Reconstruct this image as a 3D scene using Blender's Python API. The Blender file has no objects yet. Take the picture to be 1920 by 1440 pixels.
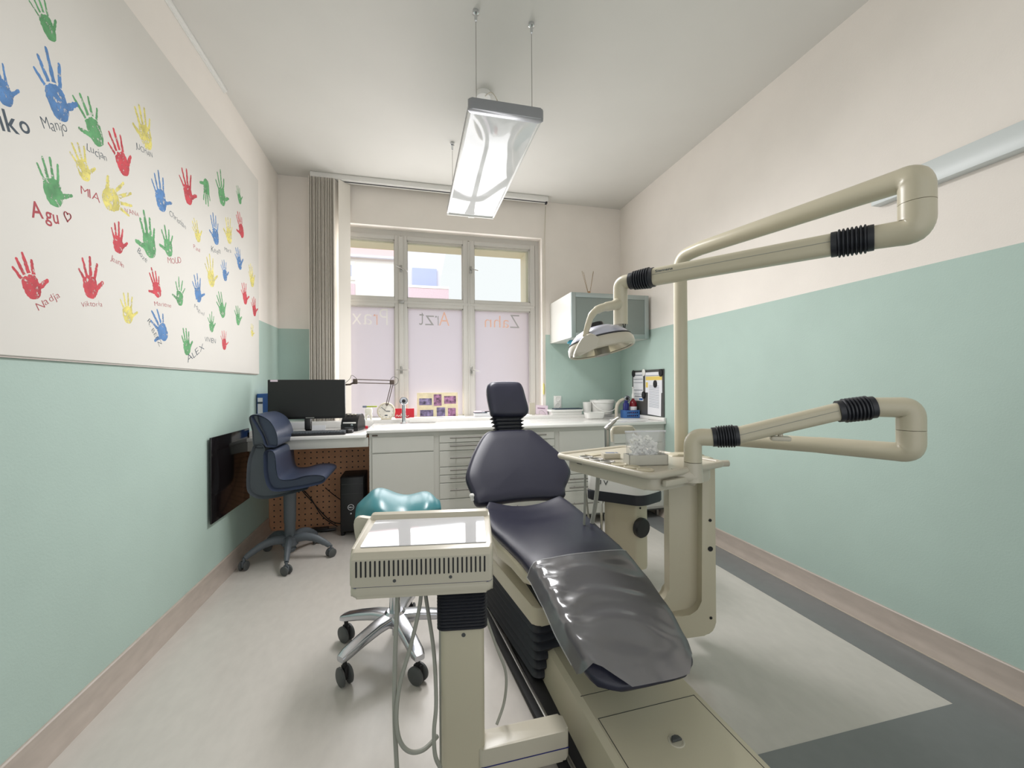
import bpy, bmesh, math, random
from mathutils import Vector, Matrix
random.seed(7)
SC = bpy.context.scene
COL = SC.collection
PI = math.pi

# ------------------------------------------------------------------ camera, world, light, exposure
F_PX, YAW, PITCH, ROLL = 778.1, 0.2388, 0.0022, -0.0064
_f = Vector((math.sin(YAW)*math.cos(PITCH), math.cos(YAW)*math.cos(PITCH), math.sin(PITCH)))
_r = Vector((math.cos(YAW), -math.sin(YAW), 0))
_u = _r.cross(_f)
_r2 = _r*math.cos(ROLL) + _u*math.sin(ROLL)
_u2 = _u*math.cos(ROLL) - _r*math.sin(ROLL)
cam_data = bpy.data.cameras.new('camera')
cam = bpy.data.objects.new('camera', cam_data)
COL.objects.link(cam)
cam_data.sensor_fit = 'HORIZONTAL'; cam_data.sensor_width = 36.0
cam_data.lens = F_PX/1920*36.0
cam_data.clip_start = 0.02
m = Matrix((( _r2.x, _u2.x, -_f.x, 0), (_r2.y, _u2.y, -_f.y, 0), (_r2.z, _u2.z, -_f.z, 1.18), (0, 0, 0, 1)))
cam.matrix_world = m
SC.camera = cam

world = bpy.data.worlds.new('overcast_sky'); SC.world = world
world.use_nodes = True
bgn = world.node_tree.nodes['Background']
bgn.inputs[0].default_value = (0.945, 0.96, 0.965, 1); bgn.inputs[1].default_value = 0.82
SC.view_settings.view_transform = 'Standard'; SC.view_settings.look = 'None'
SC.view_settings.gamma = 1.0; SC.view_settings.use_curve_mapping = False
SC.view_settings.exposure = 0.42

def area(name, loc, target, sx, sy, power, color):
    l = bpy.data.lights.new(name, 'AREA'); l.shape = 'RECTANGLE'; l.size = sx; l.size_y = sy
    l.energy = power; l.color = color
    o = bpy.data.objects.new(name, l); COL.objects.link(o)
    o.location = loc
    o.rotation_euler = (Vector(target)-Vector(loc)).to_track_quat('-Z', 'Y').to_euler()
    return o
# added fill lamp above the courtyard, brightening the house across
area('house_fill', (-1.0, 5.3, 6.0), (-1.0, 12.0, 3.8), 5.0, 3.0, 230, (1.0, 1.0, 1.0))
# daylight entering through each of the six window panes
WIN_L = 2.8
for (px_a, px_b) in ((-.69, -.146), (-.031, .510), (.623, 1.207)):
    for (pz_a, pz_b) in ((2.03, 2.585), (.877, 1.94)):
        w_, h_ = px_b-px_a, pz_b-pz_a
        area('pane_daylight', ((px_a+px_b)/2, 4.098, (pz_a+pz_b)/2), ((px_a+px_b)/2, 0, (pz_a+pz_b)/2), w_, h_, WIN_L*w_*h_*PI, (1.0, 0.99, 1.0))

# ------------------------------------------------------------------ materials
def lin(c):
    return tuple(((v/255)/12.92 if v/255 <= 0.04045 else ((v/255+0.055)/1.055)**2.4) for v in c)
def mat(name, rgb, rough=0.5, metal=0.0, noise=0.0, nscale=30.0, bump=0.0, bscale=200.0, coat=0.0, stretch=None, spec=0.5):
    mt = bpy.data.materials.new(name); mt.use_nodes = True
    nt = mt.node_tree; b = nt.nodes['Principled BSDF']
    c = lin(rgb)
    b.inputs['Base Color'].default_value = (*c, 1)
    b.inputs['Roughness'].default_value = rough; b.inputs['Metallic'].default_value = metal
    b.inputs['Coat Weight'].default_value = coat; b.inputs['Specular IOR Level'].default_value = spec
    if noise or bump:
        tc = nt.nodes.new('ShaderNodeTexCoord'); src = tc.outputs['Object']
        if stretch:
            mp = nt.nodes.new('ShaderNodeMapping'); mp.inputs['Scale'].default_value = stretch
            nt.links.new(src, mp.inputs[0]); src = mp.outputs[0]
    if noise:
        n = nt.nodes.new('ShaderNodeTexNoise'); n.inputs['Scale'].default_value = nscale; n.inputs['Detail'].default_value = 5
        nt.links.new(src, n.inputs['Vector'])
        r = nt.nodes.new('ShaderNodeValToRGB')
        r.color_ramp.elements[0].position = 0.3; r.color_ramp.elements[1].position = 0.7
        r.color_ramp.elements[0].color = (*[max(0, v*(1-noise)) for v in c], 1)
        r.color_ramp.elements[1].color = (*[min(1, v*(1+noise)) for v in c], 1)
        nt.links.new(n.outputs['Fac'], r.inputs[0]); nt.links.new(r.outputs[0], b.inputs['Base Color'])
    if bump:
        n2 = nt.nodes.new('ShaderNodeTexNoise'); n2.inputs['Scale'].default_value = bscale; n2.inputs['Detail'].default_value = 3
        nt.links.new(src, n2.inputs['Vector'])
        bp = nt.nodes.new('ShaderNodeBump'); bp.inputs['Strength'].default_value = bump; bp.inputs['Distance'].default_value = 0.002
        nt.links.new(n2.outputs['Fac'], bp.inputs['Height']); nt.links.new(bp.outputs[0], b.inputs['Normal'])
    return mt
def glass(name, rgb, gloss=0.08, clear=0.9, rough=0.02):
    mt = bpy.data.materials.new(name); mt.use_nodes = True; nt = mt.node_tree
    nt.nodes.remove(nt.nodes['Principled BSDF']); out = nt.nodes['Material Output']
    t = nt.nodes.new('ShaderNodeBsdfTransparent'); t.inputs[0].default_value = (*lin(rgb), 1)
    g = nt.nodes.new('ShaderNodeBsdfGlossy'); g.inputs['Roughness'].default_value = rough
    d = nt.nodes.new('ShaderNodeBsdfDiffuse'); d.inputs[0].default_value = (*lin(rgb), 1)
    m1 = nt.nodes.new('ShaderNodeMixShader'); m1.inputs[0].default_value = clear
    nt.links.new(d.outputs[0], m1.inputs[1]); nt.links.new(t.outputs[0], m1.inputs[2])
    m2 = nt.nodes.new('ShaderNodeMixShader'); m2.inputs[0].default_value = gloss
    nt.links.new(m1.outputs[0], m2.inputs[1]); nt.links.new(g.outputs[0], m2.inputs[2])
    nt.links.new(m2.outputs[0], out.inputs[0])
    return mt
def frosted(name, rgb):
    mt = bpy.data.materials.new(name); mt.use_nodes = True; nt = mt.node_tree
    nt.nodes.remove(nt.nodes['Principled BSDF']); out = nt.nodes['Material Output']
    t = nt.nodes.new('ShaderNodeBsdfTranslucent'); t.inputs[0].default_value = (*lin(rgb), 1)
    d = nt.nodes.new('ShaderNodeBsdfDiffuse'); d.inputs[0].default_value = (*lin(rgb), 1)
    g = nt.nodes.new('ShaderNodeBsdfGlossy'); g.inputs['Roughness'].default_value = 0.1
    m1 = nt.nodes.new('ShaderNodeMixShader'); m1.inputs[0].default_value = 0.12
    nt.links.new(t.outputs[0], m1.inputs[1]); nt.links.new(d.outputs[0], m1.inputs[2])
    m2 = nt.nodes.new('ShaderNodeMixShader'); m2.inputs[0].default_value = 0.03
    nt.links.new(m1.outputs[0], m2.inputs[1]); nt.links.new(g.outputs[0], m2.inputs[2])
    nt.links.new(m2.outputs[0], out.inputs[0])
    return mt
def pegboard_mat(name, rgb, pitch, rad):
    mt = mat(name, rgb, 0.7, noise=0.12, nscale=9); nt = mt.node_tree; b = nt.nodes['Principled BSDF']
    tc = nt.nodes.new('ShaderNodeTexCoord'); sx = nt.nodes.new('ShaderNodeSeparateXYZ'); nt.links.new(tc.outputs['Object'], sx.inputs[0])
    def math_(op, a, v=None):
        n = nt.nodes.new('ShaderNodeMath'); n.operation = op
        if hasattr(a, 'links'): nt.links.new(a, n.inputs[0])
        else: n.inputs[0].default_value = a
        if v is not None:
            if hasattr(v, 'links'): nt.links.new(v, n.inputs[1])
            else: n.inputs[1].default_value = v
        return n.outputs[0]
    def cell(o):
        return math_('SUBTRACT', math_('MODULO', math_('ADD', o, 100*pitch), pitch), pitch/2)
    cx = cell(sx.outputs[0]); cz = cell(sx.outputs[2])
    dd = math_('SQRT', math_('ADD', math_('MULTIPLY', cx, cx), math_('MULTIPLY', cz, cz)))
    inside = math_('LESS_THAN', dd, rad)
    mx = nt.nodes.new('ShaderNodeMix'); mx.data_type = 'RGBA'
    nt.links.new(inside, mx.inputs['Factor'])
    src = b.inputs['Base Color'].links[0].from_socket
    nt.links.new(src, mx.inputs['A']); mx.inputs['B'].default_value = (0.01, 0.008, 0.006, 1)
    nt.links.new(mx.outputs['Result'], b.inputs['Base Color'])
    return mt

M = {}
M['white_wall'] = mat('white_wall_paint', (240, 233, 225), 0.9, noise=0.02, nscale=4, bump=0.25, bscale=160)
M['green_wall'] = mat('mint_green_wall_paint', (180, 201, 192), 0.75, noise=0.03, nscale=3, bump=0.3, bscale=140)
M['ceiling'] = mat('ceiling_paint', (221, 219, 213), 0.95, noise=0.015, nscale=3)
M['floor'] = mat('beige_linoleum', (200, 194, 187), 0.24, noise=0.035, nscale=9, bump=0.04, bscale=30, stretch=(3.0, 1.4, 1.0))
M['grey_floor'] = mat('grey_linoleum', (122, 123, 123), 0.24, noise=0.03, nscale=20)
M['skirting'] = mat('skirting_linoleum', (186, 174, 164), 0.32, noise=0.08, nscale=9, stretch=(1, 1.0, 4))
M['cove'] = mat('cove_strip', (190, 180, 166), 0.4, noise=0.05, nscale=12)
M['window_paint'] = mat('window_paint', (206, 203, 197), 0.4)
M['cream_paint'] = mat('cream_outer_paint', (246, 238, 214), 0.6)
M['pane'] = glass('clear_glass', (250, 252, 252), 0.008, 0.99)
M['frosted'] = frosted('frosted_glass_film', (241, 238, 244))
M['cream'] = mat('cream_plastic', (199, 191, 168), 0.32, noise=0.015, nscale=6)
M['cream_light'] = mat('pale_plastic', (198, 191, 174), 0.3)
M['rubber'] = mat('black_rubber', (38, 40, 47), 0.42)
M['black'] = mat('black_plastic', (26, 26, 28), 0.4)
M['matte_black'] = mat('matte_black', (20, 20, 22), 0.65)
M['navy'] = mat('navy_leatherette', (36, 37, 53), 0.36, bump=0.12, bscale=500)
M['cushion_grey'] = mat('blue_grey_vinyl', (62, 71, 92), 0.38)
M['shell_grey'] = mat('grey_shell_plastic', (88, 94, 100), 0.5)
M['teal'] = mat('teal_vinyl', (66, 132, 140), 0.3, bump=0.08, bscale=300)
M['alu'] = mat('polished_aluminium', (196, 198, 204), 0.22, metal=0.95)
M['chrome'] = mat('chrome', (215, 217, 220), 0.08, metal=1.0)
M['steel'] = mat('brushed_steel', (165, 163, 158), 0.35, metal=0.85)
M['handle'] = mat('handle_grey', (128, 126, 120), 0.55, metal=0.3)
M['caster'] = mat('caster_grey', (78, 80, 80), 0.5)
M['cabinet'] = mat('cabinet_lacquer', (203, 202, 195), 0.35)
M['gap'] = mat('dark_joint', (62, 63, 60), 0.7)
M['worktop'] = mat('white_worktop', (232, 230, 226), 0.16)
M['white'] = mat('white_plastic', (234, 233, 229), 0.35)
M['slat'] = mat('blind_fabric', (226, 220, 210), 0.8, bump=0.1, bscale=300)
M['poster'] = mat('poster_board', (220, 216, 209), 0.6, noise=0.015, nscale=3)
M['screen'] = mat('monitor_screen', (22, 22, 22), 0.45)
M['blue'] = mat('binder_blue', (38, 88, 158), 0.45)
M['paper'] = mat('paper', (232, 232, 236), 0.8)
M['line_grey'] = mat('print_grey', (120, 130, 148), 0.8)
M['yellow_paper'] = mat('yellow_paper', (232, 205, 110), 0.8)
M['dark_board'] = mat('dark_board', (78, 77, 76), 0.4)
M['peg'] = pegboard_mat('perforated_hardboard', (208, 154, 118), 0.0465, 0.0062)
M['red'] = mat('red_gloss', (196, 28, 48), 0.35)
M['red_liquid'] = mat('red_liquid', (118, 14, 28), 0.25)
M['blue_plastic'] = mat('blue_plastic', (62, 108, 170), 0.35)
M['dark_blue'] = mat('dark_blue', (28, 36, 110), 0.3)
M['tooth'] = mat('tooth_white', (236, 234, 222), 0.3)
M['green_plastic'] = mat('lime_plastic', (165, 180, 60), 0.4)
M['clock_face'] = mat('clock_face', (235, 231, 220), 0.5)
M['clock_case'] = mat('clock_case', (214, 205, 182), 0.4)
M['bronze'] = mat('lamp_brown', (96, 84, 76), 0.4, metal=0.5)
M['foil'] = mat('glossy_white_foil', (214, 216, 216), 0.06, coat=0.6)
M['lamp_edge'] = mat('grey_edge', (150, 152, 156), 0.35, metal=0.3)
M['frost_dark'] = glass('smoked_glass', (135, 148, 142), 0.10, 0.25, 0.25)
M['frame_alu'] = mat('satin_aluminium', (166, 176, 174), 0.4, metal=0.55)
M['glass_dark'] = mat('heater_glass', (22, 18, 19), 0.12)
M['glossy_top'] = mat('control_panel_glass', (205, 205, 208), 0.03, coat=1.0)
M['cover'] = glass('grey_clear_vinyl', (128, 127, 130), 0.13, 0.5, 0.16)
M['bag'] = glass('clear_bag', (245, 245, 245), 0.10, 0.85, 0.12)
M['cotton'] = mat('cotton', (240, 240, 236), 0.9)
M['hose'] = mat('grey_hose', (160, 160, 150), 0.5)
M['cyan'] = mat('cyan_glove', (90, 185, 215), 0.5)
M['amber'] = mat('amber_liquid', (165, 120, 70), 0.2)
M['reed'] = mat('reed', (150, 125, 90), 0.8)
M['orange_film'] = mat('orange_film', (246, 200, 178), 0.7)
M['grey_film'] = mat('grey_film', (176, 174, 175), 0.7)
M['white_film'] = mat('white_film', (250, 248, 246), 0.7)
M['pink_card'] = mat('pink_card', (232, 214, 226), 0.7)
M['photo_paper'] = mat('photo_backing', (226, 214, 180), 0.7, noise=0.1, nscale=25)
M['photo'] = mat('photo_print', (122, 112, 146), 0.5, noise=0.8, nscale=30)
M['photo_pink'] = mat('photo_print_pink', (152, 108, 142), 0.5, noise=0.8, nscale=30)
M['ink'] = mat('dark_ink', (62, 76, 88), 0.7)
def paint(name, rgb, cover):
    mt = mat(name, rgb, 0.75, noise=0.22, nscale=26); nt = mt.node_tree; b = nt.nodes['Principled BSDF']
    tc = nt.nodes.new('ShaderNodeTexCoord'); n = nt.nodes.new('ShaderNodeTexNoise')
    n.inputs['Scale'].default_value = 55; n.inputs['Detail'].default_value = 8; n.inputs['Roughness'].default_value = .7
    nt.links.new(tc.outputs['Object'], n.inputs['Vector'])
    r = nt.nodes.new('ShaderNodeValToRGB'); r.color_ramp.elements[0].position = cover-.05; r.color_ramp.elements[1].position = cover+.05
    nt.links.new(n.outputs['Fac'], r.inputs[0]); nt.links.new(r.outputs[0], b.inputs['Alpha'])
    return mt
M['paint_r'] = paint('red_hand_paint', (198, 66, 76), .40)
M['paint_g'] = paint('green_hand_paint', (96, 160, 106), .41)
M['paint_b'] = paint('blue_hand_paint', (84, 130, 184), .41)
M['paint_y'] = paint('yellow_hand_paint', (220, 208, 116), .43)
M['name_r'] = mat('red_marker', (172, 62, 72), 0.7)
M['pinkish'] = mat('roof_pink', (240, 202, 203), 0.8)
M['house'] = mat('house_render', (246, 246, 240), 0.9)
M['brick'] = mat('balcony_brick', (222, 198, 207), 0.9, noise=0.08, nscale=40)
M['lilac'] = mat('lilac_render', (226, 224, 238), 0.9)  # even pale lilac for gutter and balcony bay
M['house_glass'] = mat('house_window', (176, 184, 218), 0.5)
M['ground'] = mat('courtyard', (190, 176, 158), 0.9, noise=0.1, nscale=2)

# ------------------------------------------------------------------ mesh helpers
def smooth(bm, ang=35):
    a = math.radians(ang)
    for f in bm.faces: f.smooth = True
    for e in bm.edges:
        if len(e.link_faces) == 2:
            try: e.smooth = e.calc_face_angle() < a
            except Exception: pass
def obj(name, bm, material, parent=None, label=None, ang=35):
    bmesh.ops.recalc_face_normals(bm, faces=bm.faces[:])
    smooth(bm, ang)
    me = bpy.data.meshes.new(name); bm.to_mesh(me); bm.free()
    ms = material if isinstance(material, (list, tuple)) else [material]
    for x in ms: me.materials.append(x)
    o = bpy.data.objects.new(name, me); COL.objects.link(o)
    if parent is not None:
        o.parent = parent
    if label: o['label'] = label
    return o
def wobj(name, bm, material, parent, label=None, ang=35):
    """geometry given in world coordinates, parented to a root Empty"""
    root = parent
    bmesh.ops.transform(bm, matrix=root.matrix_basis.inverted(), verts=bm.verts[:])
    return obj(name, bm, material, parent, label, ang)
def thing(name, label, cat, loc=(0, 0, 0), rot=0.0, group=None):
    o = bpy.data.objects.new(name, None); COL.objects.link(o)
    o.empty_display_size = 0.05
    o.location = loc; o.rotation_euler = (0, 0, rot)
    o.matrix_basis = Matrix.Translation(Vector(loc)) @ Matrix.Rotation(rot, 4, 'Z')
    o['label'] = label; o['category'] = cat
    if group: o['group'] = group
    return o
def tag(o, label, cat, group=None):
    o['label'] = label; o['category'] = cat
    if group: o['group'] = group
    return o
def struct(name, bm, material, parent=None):
    o = obj(name, bm, material, parent)
    if parent is None: o['kind'] = 'structure'
    return o
def merge(bm, b2):
    me = bpy.data.meshes.new('tmp'); b2.to_mesh(me); b2.free(); bm.from_mesh(me); bpy.data.meshes.remove(me)
def NB(): return bmesh.new()
def box(bm, x0, x1, y0, y1, z0, z1, bev=0.0, seg=2, mtx=None, mi=0):
    b = bmesh.new()
    bmesh.ops.create_cube(b, size=1)
    bmesh.ops.scale(b, vec=(x1-x0, y1-y0, z1-z0), verts=b.verts)
    bmesh.ops.translate(b, vec=((x0+x1)/2, (y0+y1)/2, (z0+z1)/2), verts=b.verts)
    if bev: bmesh.ops.bevel(b, geom=b.edges[:], offset=bev, segments=seg, affect='EDGES', profile=0.5)
    if mtx is not None: bmesh.ops.transform(b, matrix=mtx, verts=b.verts)
    for f in b.faces: f.material_index = mi
    merge(bm, b); return bm
def loft(bm, rings, cap=True, closed=True, mi=0):
    vs = [[bm.verts.new(p) for p in r] for r in rings]
    n = len(rings[0])
    for i in range(len(vs)-1):
        for j in range(n if closed else n-1):
            k = (j+1) % n
            try: bm.faces.new((vs[i][j], vs[i][k], vs[i+1][k], vs[i+1][j])).material_index = mi
            except ValueError: pass
    if cap and closed:
        for r in (vs[0], vs[-1]):
            try: bm.faces.new(r).material_index = mi
            except ValueError: pass
    return vs
def prism(bm, pts, z0, z1, mtx=None, bev=0.0, seg=2, mi=0):
    b = bmesh.new()
    loft(b, [[Vector((p[0], p[1], z0)) for p in pts], [Vector((p[0], p[1], z1)) for p in pts]])
    if bev:
        es = [e for e in b.edges if abs(e.verts[0].co.z-e.verts[1].co.z) < 1e-6]
        bmesh.ops.bevel(b, geom=es, offset=bev, segments=seg, affect='EDGES', profile=0.5)
    if mtx is not None: bmesh.ops.transform(b, matrix=mtx, verts=b.verts)
    for f in b.faces: f.material_index = mi
    merge(bm, b); return bm
def catmull(pts, k=6, closed=False):
    P = [Vector(p) for p in pts]; n = len(P); out = []
    rng = range(n) if closed else range(n-1)
    for i in rng:
        if closed: p0, p1, p2, p3 = P[(i-1) % n], P[i], P[(i+1) % n], P[(i+2) % n]
        else: p0, p1, p2, p3 = P[max(0, i-1)], P[i], P[i+1], P[min(n-1, i+2)]
        for s in range(k):
            t = s/k
            out.append(0.5*((2*p1)+(-p0+p2)*t+(2*p0-5*p1+4*p2-p3)*t*t+(-p0+3*p1-3*p2+p3)*t**3))
    if not closed: out.append(P[-1])
    return out
def fillet(pts, r, k=7):
    P = [Vector(p) for p in pts]; out = [P[0]]
    for i in range(1, len(P)-1):
        a, b, c = P[i-1], P[i], P[i+1]
        d1, d2 = (a-b), (c-b); rr = min(r, d1.length*0.49, d2.length*0.49)
        d1.normalize(); d2.normalize()
        ang = d1.angle(d2)
        if ang > PI-0.02: out.append(b); continue
        s = b+d1*rr; e = b+d2*rr
        for q in range(k+1):
            t = q/k
            out.append(s*(1-t)**2+b*2*t*(1-t)+e*t*t)
    out.append(P[-1]); return out
def tube(bm, pts, r, n=16, cap=True, mi=0, flat=1.0):
    P = [Vector(p) for p in pts]
    Q = [P[0]]
    for p in P[1:]:
        if (p-Q[-1]).length > 1e-5: Q.append(p)
    P = Q
    R = r if isinstance(r, (list, tuple)) else [r]*len(P)
    if len(R) != len(P):
        R = [R[min(len(R)-1, int(i*len(R)/len(P)))] for i in range(len(P))]
    T = []
    for i in range(len(P)):
        if i == 0: d = P[1]-P[0]
        elif i == len(P)-1: d = P[-1]-P[-2]
        else: d = (P[i+1]-P[i]).normalized()+(P[i]-P[i-1]).normalized()
        T.append(d.normalized())
    up = Vector((0, 0, 1)) if abs(T[0].z) < 0.9 else Vector((1, 0, 0))
    nrm = T[0].cross(up).normalized(); rings = []
    for i in range(len(P)):
        nrm = (nrm-T[i]*nrm.dot(T[i])).normalized(); bi = T[i].cross(nrm)
        rings.append([P[i]+(nrm*math.cos(2*PI*j/n)*flat+bi*math.sin(2*PI*j/n))*R[i] for j in range(n)])
    loft(bm, rings, cap, mi=mi); return bm
def lathe(bm, prof, c=(0, 0, 0), n=24, mtx=None, mi=0):
    b = bmesh.new()
    rings = [[Vector((r*math.cos(2*PI*j/n), r*math.sin(2*PI*j/n), z)) for j in range(n)] for r, z in prof]
    loft(b, rings, True)
    M4 = Matrix.Translation(Vector(c))
    if mtx is not None: M4 = M4 @ mtx
    bmesh.ops.transform(b, matrix=M4, verts=b.verts)
    for f in b.faces: f.material_index = mi
    merge(bm, b); return bm
def axis_m(d):
    return Vector(d).to_track_quat('Z', 'Y').to_matrix().to_4x4()
def rrect(x0, x1, y0, y1, r, k=5):
    out = []
    for cx, cy, a0 in ((x1-r, y1-r, 0), (x0+r, y1-r, PI/2), (x0+r, y0+r, PI), (x1-r, y0+r, 1.5*PI)):
        for i in range(k+1):
            a = a0+PI/2*i/k; out.append((cx+r*math.cos(a), cy+r*math.sin(a)))
    return out
def bellows(bm, p0, p1, r0, r1, n=8, seg=24, lip=0.15):
    p0, p1 = Vector(p0), Vector(p1); L = (p1-p0).length
    prof = [(r0*0.96, 0), (r0*1.03, 0.0), (r0*1.03, L*lip)]
    for i in range(n):
        a = L*lip+L*(1-2*lip)*i/n; b = L*lip+L*(1-2*lip)*(i+1)/n; r = r0+(r1-r0)*(i+.5)/n
        prof += [(r*0.96, a+(b-a)*.05), (r*1.15, a+(b-a)*.3), (r*1.15, a+(b-a)*.65), (r*0.96, b-(b-a)*.05)]
    prof += [(r1*1.03, L*(1-lip)), (r1*1.03, L), (r1*0.96, L)]
    lathe(bm, prof, p0, seg, axis_m(p1-p0))
def pillow(bm, outline, th, mtx, rim=0.02, curve=0.0, steps=5):
    pts = [Vector((p[0], p[1], 0)) for p in outline]
    c = sum(pts, Vector())/len(pts); rings = []
    def ring(s, z, inset):
        out = []
        for p in pts:
            d = p-c; l = d.length
            q = c+d*max(0.02, (l*s-inset)/l)
            out.append(Vector((q.x, q.y, z+curve*(q.x-c.x)**2)))
        return out
    for s in (0.15, 0.5, 0.8): rings.append(ring(s, 0, rim))
    for i in range(steps+1):
        a = -PI/2+PI*i/steps
        rings.append(ring(1, th/2+th/2*math.sin(a), rim*(1-math.cos(a))))
    for s in (0.8, 0.5, 0.15): rings.append(ring(s, th+0.006*(1-s), rim))
    b = bmesh.new(); loft(b, rings); bmesh.ops.transform(b, matrix=mtx, verts=b.verts); merge(bm, b)
def text_bm(s, size=1.0, extrude=0.0, offset=0.0):
    cu = bpy.data.curves.new('txt', 'FONT'); cu.body = s; cu.size = size; cu.extrude = extrude; cu.offset = offset
    o = bpy.data.objects.new('txt', cu); COL.objects.link(o)
    dg = bpy.context.evaluated_depsgraph_get(); dg.update()
    me = bpy.data.meshes.new_from_object(o.evaluated_get(dg))
    b = bmesh.new(); b.from_mesh(me)
    bpy.data.objects.remove(o); bpy.data.curves.remove(cu); bpy.data.meshes.remove(me)
    xs = [v.co.x for v in b.verts]; ys = [v.co.y for v in b.verts]
    return b, (min(xs), max(xs), min(ys), max(ys))
def rotz(a): return Matrix.Rotation(a, 4, 'Z')
def T(x, y, z): return Matrix.Translation(Vector((x, y, z)))
def Rx(a): return Matrix.Rotation(a, 4, 'X')
def Ry(a): return Matrix.Rotation(a, 4, 'Y')

XL, XR, YB, YN, ZC, ZG, ZB = -1.132, 2.186, 4.038, -1.3, 3.049, 1.691, 0.116

# ------------------------------------------------------------------ room shell
b = NB(); box(b, XL-.1, XR+.1, YN, YB+.13, -.1, 0); struct('floor', b, M['floor'])
b = NB(); box(b, 1.925, XR, 1.10, YB, 0, .0015); box(b, XL, XR, YN, 1.10, 0, .0015); struct('trim_1', b, M['grey_floor'])
b = NB(); box(b, XL-.1, XR+.1, YN, YB+.13, ZC, ZC+.1); struct('ceiling', b, M['ceiling'])
b = NB(); box(b, XL-.1, XL, YN, YB, 0, ZG, mi=1); box(b, XL-.1, XL, YN, YB, ZG, ZC, mi=0); struct('wall_left', b, [M['white_wall'], M['green_wall']])
b = NB(); box(b, XR, XR+.1, YN, YB, 0, ZG, mi=1); box(b, XR, XR+.1, YN, YB, ZG, ZC, mi=0); struct('wall_right', b, [M['white_wall'], M['green_wall']])
WX0, WX1, WZ0, WZ1, YF = -0.83, 1.303, .85, 2.674, 4.14
b = NB()
box(b, XL-.1, WX0, YB, YF+.03, ZG, ZC); box(b, WX1, XR+.1, YB, YF+.03, ZG, ZC); box(b, WX0, WX1, YB, YF+.03, WZ1, ZC)
box(b, XL-.1, WX0-.03, YB, YF+.03, 0, ZG, mi=1); box(b, WX0-.03, WX0, YB, YF+.03, 0, ZG)
box(b, WX1+.035, XR+.1, YB, YF+.03, 0, ZG, mi=1); box(b, WX1, WX1+.035, YB, YF+.03, 0, ZG)
box(b, WX0, WX1, YB, YF+.03, 0, WZ0)
struct('wall_back', b, [M['white_wall'], M['green_wall']])
# skirting with a cove
def skirt(name, x_wall, sgn, y0, y1):
    b = NB(); prof = [(0, 0), (.028, 0), (.024, .012), (.016, .03), (.010, .045), (.010, ZB-.004), (.006, ZB), (0, ZB)]
    r0 = [Vector((x_wall+sgn*p[0], y0, p[1])) for p in prof]; r1 = [Vector((x_wall+sgn*p[0], y1, p[1])) for p in prof]
    loft(b, [r0, r1]); return b
struct('baseboard_left', skirt('l', XL, 1, YN, 3.74), M['skirting'])
struct('baseboard_right', skirt('r', XR, -1, YN, YB), M['skirting'])
b = NB(); box(b, XR-.036, XR-.027, YN, YB, 0, .004); struct('trim_2', b, M['cove'])

# ------------------------------------------------------------------ window
PX = [(-.69, -.146), (-.031, .510), (.623, 1.207)]
ZU, ZL = (2.03, 2.585), (.877, 1.94)
b = NB()
y0, y1 = YF, YF+.06
box(b, WX0, PX[0][0]-.06, y0, y1, WZ0, WZ1); box(b, PX[2][1]+.055, WX1, y0, y1, WZ0, WZ1)
box(b, PX[0][0]-.06, PX[2][1]+.055, y0, y1, ZU[1]+.04, WZ1); box(b, PX[0][0]-.06, PX[2][1]+.055, y0, y1, WZ0, ZL[0])
win = struct('window_1', b, M['window_paint'])
def wpart(name, bm, m): return obj(name, bm, m, win)
for i, (a, c) in enumerate(PX):
    for (z0, z1) in (ZU, ZL):
        s = NB(); w = .05
        box(s, a-w, a, y0-.012, y1, z0-.04, z1+.04, .004); box(s, c, c+w, y0-.012, y1, z0-.04, z1+.04, .004)
        box(s, a, c, y0-.012, y1, z0-.04, z0, .004); box(s, a, c, y0-.012, y1, z1, z1+.04, .004)
        box(s, a, a+.008, y0+.012, y1, z0, z1); box(s, c-.008, c, y0+.012, y1, z0, z1)
        box(s, a, c, y0+.012, y1, z0, z0+.008); box(s, a, c, y0+.012, y1, z1-.008, z1)
        wpart('window_frame', s, M['window_paint'])
        g = NB(); box(g, a+.004, c-.004, y0+.034, y0+.039, z0+.004, z1-.004)
        wpart('window_pane', g, M['frosted'] if z0 < 1.5 else M['pane'])
s = NB()
box(s, (PX[0][1]+PX[1][0])/2-.022, (PX[0][1]+PX[1][0])/2+.022, y0-.03, y0-.005, ZL[0], ZU[1]+.03, .008, 3)
box(s, (PX[1][1]+PX[2][0])/2-.008, (PX[1][1]+PX[2][0])/2+.008, y0-.018, y0-.005, ZL[0], ZU[1]+.03, .003)
box(s, WX0+.05, WX1-.05, y0-.016, y0-.002, 1.972, 1.998, .005)
wpart('window_mullion', s, M['window_paint'])
# espagnolette handles
for (hx, hz, lv) in ((-.088, 2.30, -.5), (-.088, 1.33, 0), (.585, 2.33, -.2), (.585, 1.33, -.15)):
    hb = NB()
    box(hb, hx-.012, hx+.012, y0-.036, y0-.03, hz-.035, hz+.035, .003)
    tube(hb, [(hx, y0-.03, hz), (hx, y0-.06, hz)], .007, 10)
    cs, sn = math.cos(lv), math.sin(lv)
    x_a = -.045 if hx < 0 else 0.0
    tube(hb, [(hx+x_a*cs, y0-.062, hz+x_a*sn), (hx+.07*cs, y0-.062, hz+.07*sn)], .006, 10)
    wpart('window_handle', hb, M['steel'])
hb = NB(); box(hb, -.115, -.06, y0-.04, y0-.028, 1.968, 2.0, .004); wpart('window_catch', hb, M['steel'])
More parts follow.
